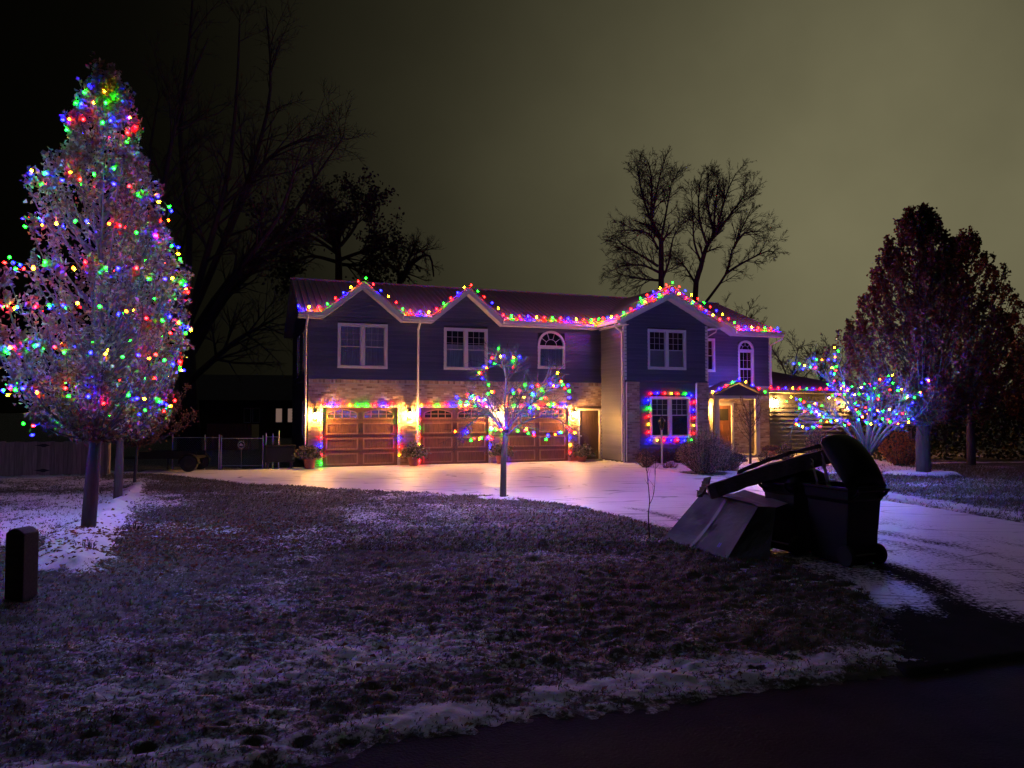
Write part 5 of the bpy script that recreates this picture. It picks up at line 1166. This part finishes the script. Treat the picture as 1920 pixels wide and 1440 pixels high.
# ------------------------------------------------------------------ left side: board fence, chain link gate, trailer, neighbour
r = empty('board_fence', (-14.4, 23.0, 0), R(2)); tag(r, 'low cedar board fence with a strap hinged gate', 'fence')
q = MB(); x = -4.0
for i in range(44):
    h = 1.06 + .02 * math.sin(i * 1.7) + random.uniform(-.012, .012); w = .135
    q = MB(); q.box(x, x + w - .008, -.01, .012 + random.uniform(0, .006), -.03, h); q.build('board', M['fence'], r); x += w
for z in (.22, .85):
    q = MB(); q.box(-4.0, 1.94, .02, .06, z, z + .09); q.build('rail', M['fence'], r)
for x in (-4, -2, 0.0, 1.85):
    q = MB(); q.box(x, x + .09, .06, .15, -.05, 1.02); q.build('post', M['fence'], r)
for z in (.18, .95):
    q = MB(); q.prism([(-.28, 0), (-.08, -.03), (-.02, -.055), (.05, -.055), (.10, -.03), (.22, 0), (.10, .03), (.05, .05), (-.02, .05), (-.08, .03)], lambda a, b_: (a - .02, -.022, z + b_), lambda a, b_: (a - .02, -.012, z + b_)); q.build('strap_hinge', M['black'], r)

GY = 26.1
r = empty('chain_link_gate', (-9.6, GY, 0), R(4)); tag(r, 'galvanised chain link fence and gate beside the house', 'fence')
for x, h in ((-2.2, 1.18), (-1.1, 1.15), (-.62, 1.15), (-.55, 1.12), (.88, 1.12), (.98, 1.2), (1.22, 1.18), (1.42, 1.28)):
    q = MB(); q.tube([(x, 0, -.05), (x, 0, h)], .024, 8); q.lathe([(.03, 0), (.02, .03), (.004, .04)], 8, (x, 0, h)); q.build('post', M['steel'], r)
for a, b_, z in ((-2.2, -.62, 1.08), (-.55, .88, 1.05), (-.55, .88, .10), (.98, 1.42, 1.1)):
    q = MB(); q.tube([(a, 0, z), (b_, 0, z)], .016, 6); q.build('rail', M['steel'], r)
q = MB()
for a, b_ in ((-2.2, -.62), (-.55, .88), (.98, 1.42)):
    z0, z1 = .10, 1.05; s = .075; k = a - (z1 - z0)
    while k < b_:
        for sg in (1, -1):
            xa, xb = k, k + (z1 - z0); za, zb = (z0, z1) if sg > 0 else (z1, z0)
            if xa < a: t = (a - xa) / (xb - xa); za = za + (zb - za) * t; xa = a
            if xb > b_: t = (b_ - xa) / (xb - xa); zb = za + (zb - za) * t; xb = b_
            if xb - xa > .01: q.tube([(xa, sg * .003, za), (xb, sg * .003, zb)], .0022, 3, cap=False)
        k += s
o = q.build('wire_mesh', M['steel'], r); o['kind'] = 'stuff'
r = empty('round_sign', tuple(V3(-9.42, GY - .10, 0)), R(4)); tag(r, 'small round grey sign on a thin stake in front of the chain link gate', 'sign')
q = MB(); n = 20
q.prism([(.13 * math.cos(6.283 * k / n), .83 + .13 * math.sin(6.283 * k / n)) for k in range(n)], lambda x, z: (x, -.006, z), lambda x, z: (x, .004, z)); q.build('sign_disc', M['steel'], r)
q = MB(); q.prism([(.10 * math.cos(6.283 * k / n), .83 + .10 * math.sin(6.283 * k / n)) for k in range(n)], lambda x, z: (x, -.009, z), lambda x, z: (x, -.0062, z)); q.build('dark_print', M['dark'], r)
q = MB(); q.prism([(-.07, .80), (.06, .79), (.08, .82), (.02, .87), (-.02, .89), (-.06, .85)], lambda x, z: (x, -.011, z), lambda x, z: (x, -.0092, z)); q.build('pale_print', M['steel'], r)
q = MB(); q.tube([(0, .008, -.05), (0, .008, .72)], .008, 5); q.build('stake', M['steel'], r)

r = empty('utility_trailer', (-11.25, 25.2, 0), R(4)); tag(r, 'dark low utility trailer parked before the chain link fence', 'trailer')
q = MB(); q.box(-1.1, .75, -.45, .45, .42, .50); q.box(-1.1, .75, -.45, -.42, .50, .66); q.box(-1.1, .75, .42, .45, .50, .66); q.box(-1.1, -1.07, -.42, .42, .5, .66); q.build('bed', M['black'], r)
for y in (-.55, .55):
    q = MB(); q.tube([(.55, y - .09, .27), (.55, y + .09, .27)], .27, 18); w_ = q.build('wheel', M['rubber'], r); q = MB(); q.tube([(.55, y - .10, .27), (.55, y + .10, .27)], .13, 12); q.build('rim', M['black'], w_)
    q = MB()
    for k in range(8):
        t0, t1 = math.pi * k / 8, math.pi * (k + 1) / 8; P = lambda rr, t, yy: (.55 + rr * math.cos(t), yy, .27 + rr * math.sin(t))
        q.hexa([P(.31, t0, y - .11), P(.33, t0, y - .11), P(.33, t0, y + .11), P(.31, t0, y + .11), P(.31, t1, y - .11), P(.33, t1, y - .11), P(.33, t1, y + .11), P(.31, t1, y + .11)])
    q.build('fender', M['black'], r)
q = MB(); q.tube([(-1.05, -.4, .44), (-2.1, 0, .44)], .03, 4); q.tube([(-1.05, .4, .44), (-2.1, 0, .44)], .03, 4); q.build('tongue', M['black'], r)
q = MB(); q.tube([(-1.95, .0, .7), (-1.95, .0, .02)], .03, 6); q.lathe([(.06, 0), (.06, .02)], 8, (-1.95, 0, 0)); q.build('jack', M['black'], r)
q = MB(); q.box(-.20, -.16, -.43, -.39, .06, .42); q.build('stand', M['black'], r)
r = empty('storage_box', tuple(hw(-.95, .2)), TH); tag(r, 'dark storage box on legs beside the house wall', 'box')
q = MB(); q.box(-.5, .5, -.35, .35, .22, .75); soft(q.build('body', M['cart'], r), .02, 2); q = MB(); q.box(-.53, .53, -.38, .38, .75, .82); soft(q.build('lid', M['cart'], r), .02, 2)
for x in (-.42, .36):
    for y in (-.30, .24):
        q = MB(); q.box(x, x + .06, y, y + .06, -.02, .22); q.build('leg', M['black'], r)
r = empty('neighbour_house', (-19.5, 58, 0), R(10)); tag(r, 'dark neighbouring house with faintly lit windows beyond the yard', 'house')
q = MB(); q.box(-9, 9, 0, 8, 0, 2.9); q.build('wall', M['farwall'], r)
q = MB(); q.prism([(-.5, 2.85), (8.5, 2.85), (4, 5.0)], lambda y, z: (-9.4, y, z), lambda y, z: (9.4, y, z)); q.build('roof', M['shingle'], r)
mw = emis('far_lit_window', (1.0, .62, .5), .16)
for x in (-1.3, -.65, 1.05, 1.95, 2.85):
    q = MB(); q.box(x, x + .5, -.05, -.01, 1.1, 2.2) if False else frame4(q, lambda a, o, z: (a, -o, z), x, x + .55, 1.1, 2.25, .05, .0, .05); f = q.build('window', M['white'], r)
    q = MB(); q.box(x + .05, x + .5, -.02, -.012, 1.15, 2.2); q.build('pane', mw if x > 1 else M['dimglass'], f)
r = empty('plank_shed', (-14.6, 38.5, 0), R(6)); tag(r, 'reddish plank shed wall behind the chain link fence', 'shed')
for i in range(14):
    q = MB(); q.box(-1.1 + i * .16, -1.1 + i * .16 + .15, -.02, .02, 0, 1.35 + random.uniform(-.01, .01)); q.build('plank', M['doorwood'], r)
q = MB(); q.box(-1.1, 1.14, .02, 1.6, 0, 1.3); q.build('body', M['doorwood'], r)

# ------------------------------------------------------------------ foreground: post, carts, box, boards
r = empty('marker_post', (-5.22, 8.0, 0), R(-12)); tag(r, 'thick weathered timber post with an arched top at the lawn edge', 'post')
q = MB(); n = 8; W_ = .115
poly = [(-W_, -.08), (W_, -.08)] + [(W_ - 2 * W_ * k / n, .71 + .055 * math.sin(math.pi * k / n)) for k in range(n + 1)]
q.prism(poly, lambda x, z: (x, -.10, z), lambda x, z: (x, .10, z)); soft(q.build('shaft', M['oldwood'], r), .012, 2)

def cart(label, loc, rz, m, lid_open, group='rubbish carts at the driveway edge'):
    """two wheeled cart: local -x is the front, +x the wheel and handle side"""
    r = empty('wheeled_bin', loc, rz); tag(r, label, 'rubbish bin', group)
    def ring(hx, hy, z, x0=0): return [(x0 - hx, -hy, z), (x0 + hx, -hy, z), (x0 + hx, hy, z), (x0 - hx, hy, z)]
    q = MB(); secs = [ring(.30, .25, .03, -.01), ring(.31, .26, .10, -.01), ring(.335, .275, .78, 0), ring(.335, .275, .80, .0), ring(.375, .30, .86, .0), ring(.39, .31, .98, .0), ring(.405, .325, .985, .0), ring(.405, .325, 1.02, .0)]
    vs = [p for s in secs for p in s]; k = len(secs)
    fs = [(3, 2, 1, 0)] + [(i * 4 + j, i * 4 + (j + 1) % 4, (i + 1) * 4 + (j + 1) % 4, (i + 1) * 4 + j) for i in range(k - 1) for j in range(4)]
    inner = ring(.37, .29, 1.02) + ring(.33, .26, .45); b0 = len(vs); vs += inner; t = (k - 1) * 4
    fs += [(t + j, t + (j + 1) % 4, b0 + (j + 1) % 4, b0 + j) for j in range(4)] + [(b0 + j, b0 + (j + 1) % 4, b0 + 4 + (j + 1) % 4, b0 + 4 + j) for j in range(4)] + [(b0 + 4, b0 + 5, b0 + 6, b0 + 7)]
    q.add(vs, fs); soft(q.build('body', m, r), .022, 3)
    for y in (-.27, .27):
        q = MB(); q.lathe([(.05, -.035), (.125, -.035), (.135, -.02), (.135, .02), (.125, .035), (.05, .035)], 22); w_ = q.build('wheel', M['rubber'], r, smooth=False); w_.location = (.30, y, .135); w_.rotation_euler = (R(90), 0, 0)
        q = MB(); q.lathe([(.055, -.028), (.06, .028)], 12); h_ = q.build('hub', M['cart'], w_)
    q = MB(); q.tube([(.30, -.30, .135), (.30, .30, .135)], .014, 6); q.build('axle', M['steel'], r)
    q = MB()
    for y in (-.24, .24): q.tube([(.38, y, .88), (.47, y, .94), (.50, y, .99)], .022, 6)
    q.tube([(.50, -.27, .99), (.50, .27, .99)], .018, 8); q.build('handle', m, r)
    # domed lid hinged on the handle side
    nx, ny = 10, 8; vs = []
    for sidez in (0.0, -.022):
        for i in range(nx + 1):
            for j in range(ny + 1):
                u, v = i / nx, j / ny; dome = .17 * (math.sin(math.pi * min(1, u * 1.0)) ** .55 if 0 < u < 1 else 0) * (math.sin(math.pi * v) ** .5 if 0 < v < 1 else 0)
                vs.append((-.86 * (u - .16 * u ** 3 * abs(2 * v - 1) ** 3), (v - .5) * .68 * (1 - .12 * u * u), dome + sidez + (.0 if 0 < u < 1 and 0 < v < 1 else -.03)))
    q = MB(); st = (nx + 1) * (ny + 1); fs = []
    for i in range(nx):
        for j in range(ny):
            a = i * (ny + 1) + j; fs.append((a, a + 1, a + ny + 2, a + ny + 1)); fs.append((st + a, st + a + ny + 1, st + a + ny + 2, st + a + 1))
    for i in range(nx):
        for j in (0, ny):
            a = i * (ny + 1) + j; bq = a + ny + 1; fs.append((a, bq, st + bq, st + a) if j == 0 else (st + a, st + bq, bq, a))
    for j in range(ny):
        a = j; fs.append((st + a, st + a + 1, a + 1, a)); a = nx * (ny + 1) + j; fs.append((a, a + 1, st + a + 1, st + a))
    q.add(vs, fs); l_ = q.build('lid', m, r, smooth=True); l_.location = (.43, 0, 1.05); l_.rotation_euler = (0, R(lid_open), 0)
    q = MB(); q.tube([(.43, -.2, 1.035), (.43, .2, 1.035)], .016, 6); q.build('hinge', m, r)
    return r
cart('black wheeled bin with its domed lid propped open', (4.43, 10.02, .0), R(-68), M['cart'], 49)
cart('navy wheeled bin with closed lid standing behind the open black one', (4.10, 10.75, .0), R(205), M['cartblue'], 0)

# slumped cardboard box leaning on the bins
r = empty('cardboard_box', (2.86, 10.35, 0)); tag(r, 'large slumped grey cardboard box leaning against the bins', 'box'); o0 = V3(2.86, 10.35, 0)
c8 = [V3(2.30, 11.50, .03), V3(2.88, 10.05, .03), V3(3.42, 9.98, .03), V3(3.00, 11.60, .03), V3(2.93, 11.55, .74), V3(3.36, 10.22, .70), V3(3.62, 10.28, .68), V3(3.45, 11.65, .72)]
def warp_face(q, a, b_, c, d, n=16, amp=.04, seed=0):
    vs = []
    nrm = (b_ - a).cross(d - a).normalized()
    for i in range(n + 1):
        for j in range(n + 1):
            u, v = i / n, j / n; p = a.lerp(b_, u).lerp(d.lerp(c, u), v); e = math.sin(math.pi * u) * math.sin(math.pi * v)
            k = (float(fbm(np.array(u * 4 + seed * 3.3), np.array(v * 4 + seed), 3, seed)) - .5) * 2 * amp * (e ** .5 if e > 0 else 0) - .03 * e
            vs.append(p + nrm * k - o0)
    q.add(vs, [(i * (n + 1) + j, (i + 1) * (n + 1) + j, (i + 1) * (n + 1) + j + 1, i * (n + 1) + j + 1) for i in range(n) for j in range(n)])
q = MB()
warp_face(q, c8[0], c8[1], c8[5], c8[4], seed=1); warp_face(q, c8[1], c8[2], c8[6], c8[5], seed=2); warp_face(q, c8[2], c8[3], c8[7], c8[6], seed=3); warp_face(q, c8[3], c8[0], c8[4], c8[7], seed=4); warp_face(q, c8[4], c8[5], c8[6], c8[7], seed=5); warp_face(q, c8[3], c8[2], c8[1], c8[0], seed=6, amp=.0)
q.build('carton', M['card'], r, smooth=False)
nrm = (c8[1] - c8[0]).cross(c8[4] - c8[0]).normalized()
q = MB(); nn = 10; vs = []
for i in range(nn + 1):
    for u in (.45, .50):
        v = i / nn; p = c8[0].lerp(c8[1], u).lerp(c8[4].lerp(c8[5], u), v); vs.append(p + nrm * (.016 - .028 * math.sin(math.pi * v)) - o0)
q.add(vs, [(2 * i, 2 * i + 1, 2 * i + 3, 2 * i + 2) for i in range(nn)]); q.build('tape', M['cardtape'], r)
q = MB()
for (a, b_, dz, dx) in ((c8[4], c8[5], .05, -.10), (c8[6], c8[7], .06, .16)):
    d_ = V3(dx, -.02, dz); q.add([a - o0, b_ - o0, b_ - o0 + d_, a - o0 + d_], [(0, 1, 2, 3)]); q.add([a - o0 + V3(0, 0, -.005), b_ - o0 + V3(0, 0, -.005), b_ - o0 + d_ + V3(0, 0, -.005), a - o0 + d_ + V3(0, 0, -.005)], [(3, 2, 1, 0)])
q.build('flap', M['card'], r)
q = MB()
for du in (0.0, .022):
    pts = [c8[0].lerp(c8[1], uu).lerp(c8[4].lerp(c8[5], uu), vv) + nrm * .012 - o0 for uu, vv in ((.80 + du, .14), (.811 + du, .14), (.811 + du, .22), (.80 + du, .22))]
    q.add(pts, [(0, 1, 2, 3)])
q.build('printed_mark', M['signblue'], r)
def plank(label, a, b_, w, t, m='oldwood', name='board', roll=0.0, group='boards dumped on the bins', bend=.03):
    a, b_ = Vector(a), Vector(b_); d = (b_ - a).normalized(); s = d.cross(V3(0, 0, 1)).normalized(); u = s.cross(d); s2 = s * math.cos(roll) + u * math.sin(roll); u2 = u * math.cos(roll) - s * math.sin(roll)
    q = MB(); n = 14; vs = []
    for i in range(n + 1):
        f = i / n; p = a.lerp(b_, f) + u * bend * math.sin(math.pi * f) - a
        for sx, sy in ((-1, -1), (1, -1), (1, 1), (-1, 1)):
            j = random.gauss(0, .006); vs.append(p + s2 * sx * (w / 2 + j + (0 if 0 < i < n else random.uniform(-.03, 0))) + u2 * sy * (t / 2 + j) + d * (random.uniform(-.03, .05) if i in (0, n) else 0))
    q.add(vs, [(3, 2, 1, 0), tuple(n * 4 + k for k in range(4))] + [(i * 4 + k, i * 4 + (k + 1) % 4, (i + 1) * 4 + (k + 1) % 4, (i + 1) * 4 + k) for i in range(n) for k in range(4)])
    r = q.build(name, M[m], None, a); tag(r, label, 'board', group); return r
plank('wide weathered board sloping from the cardboard box up to the open bin', (2.84, 10.85, .82), (4.55, 10.25, 1.44), .22, .20)
plank('narrow weathered board lying on top of the wide sloping one', (3.30, 10.9, 1.11), (4.45, 10.35, 1.55), .12, .05, bend=.05)
plank('rough weathered board beside the sloping pile, under the bin lid', (3.05, 11.15, .83), (4.45, 10.5, 1.40), .20, .06, bend=.0)
plank('short broken wood stub sticking out over the cardboard box', (2.76, 11.05, .74), (2.98, 11.35, .98), .09, .05, bend=0, m='palewood')
plank('pale wood stick standing in the open bin', (4.30, 10.10, .80), (4.22, 10.16, 1.44), .035, .035, bend=0, m='palewood')
plank('thin pale stick leaning beside the standing one in the bin', (4.22, 10.22, .80), (4.12, 10.30, 1.40), .025, .025, bend=0, m='palewood')
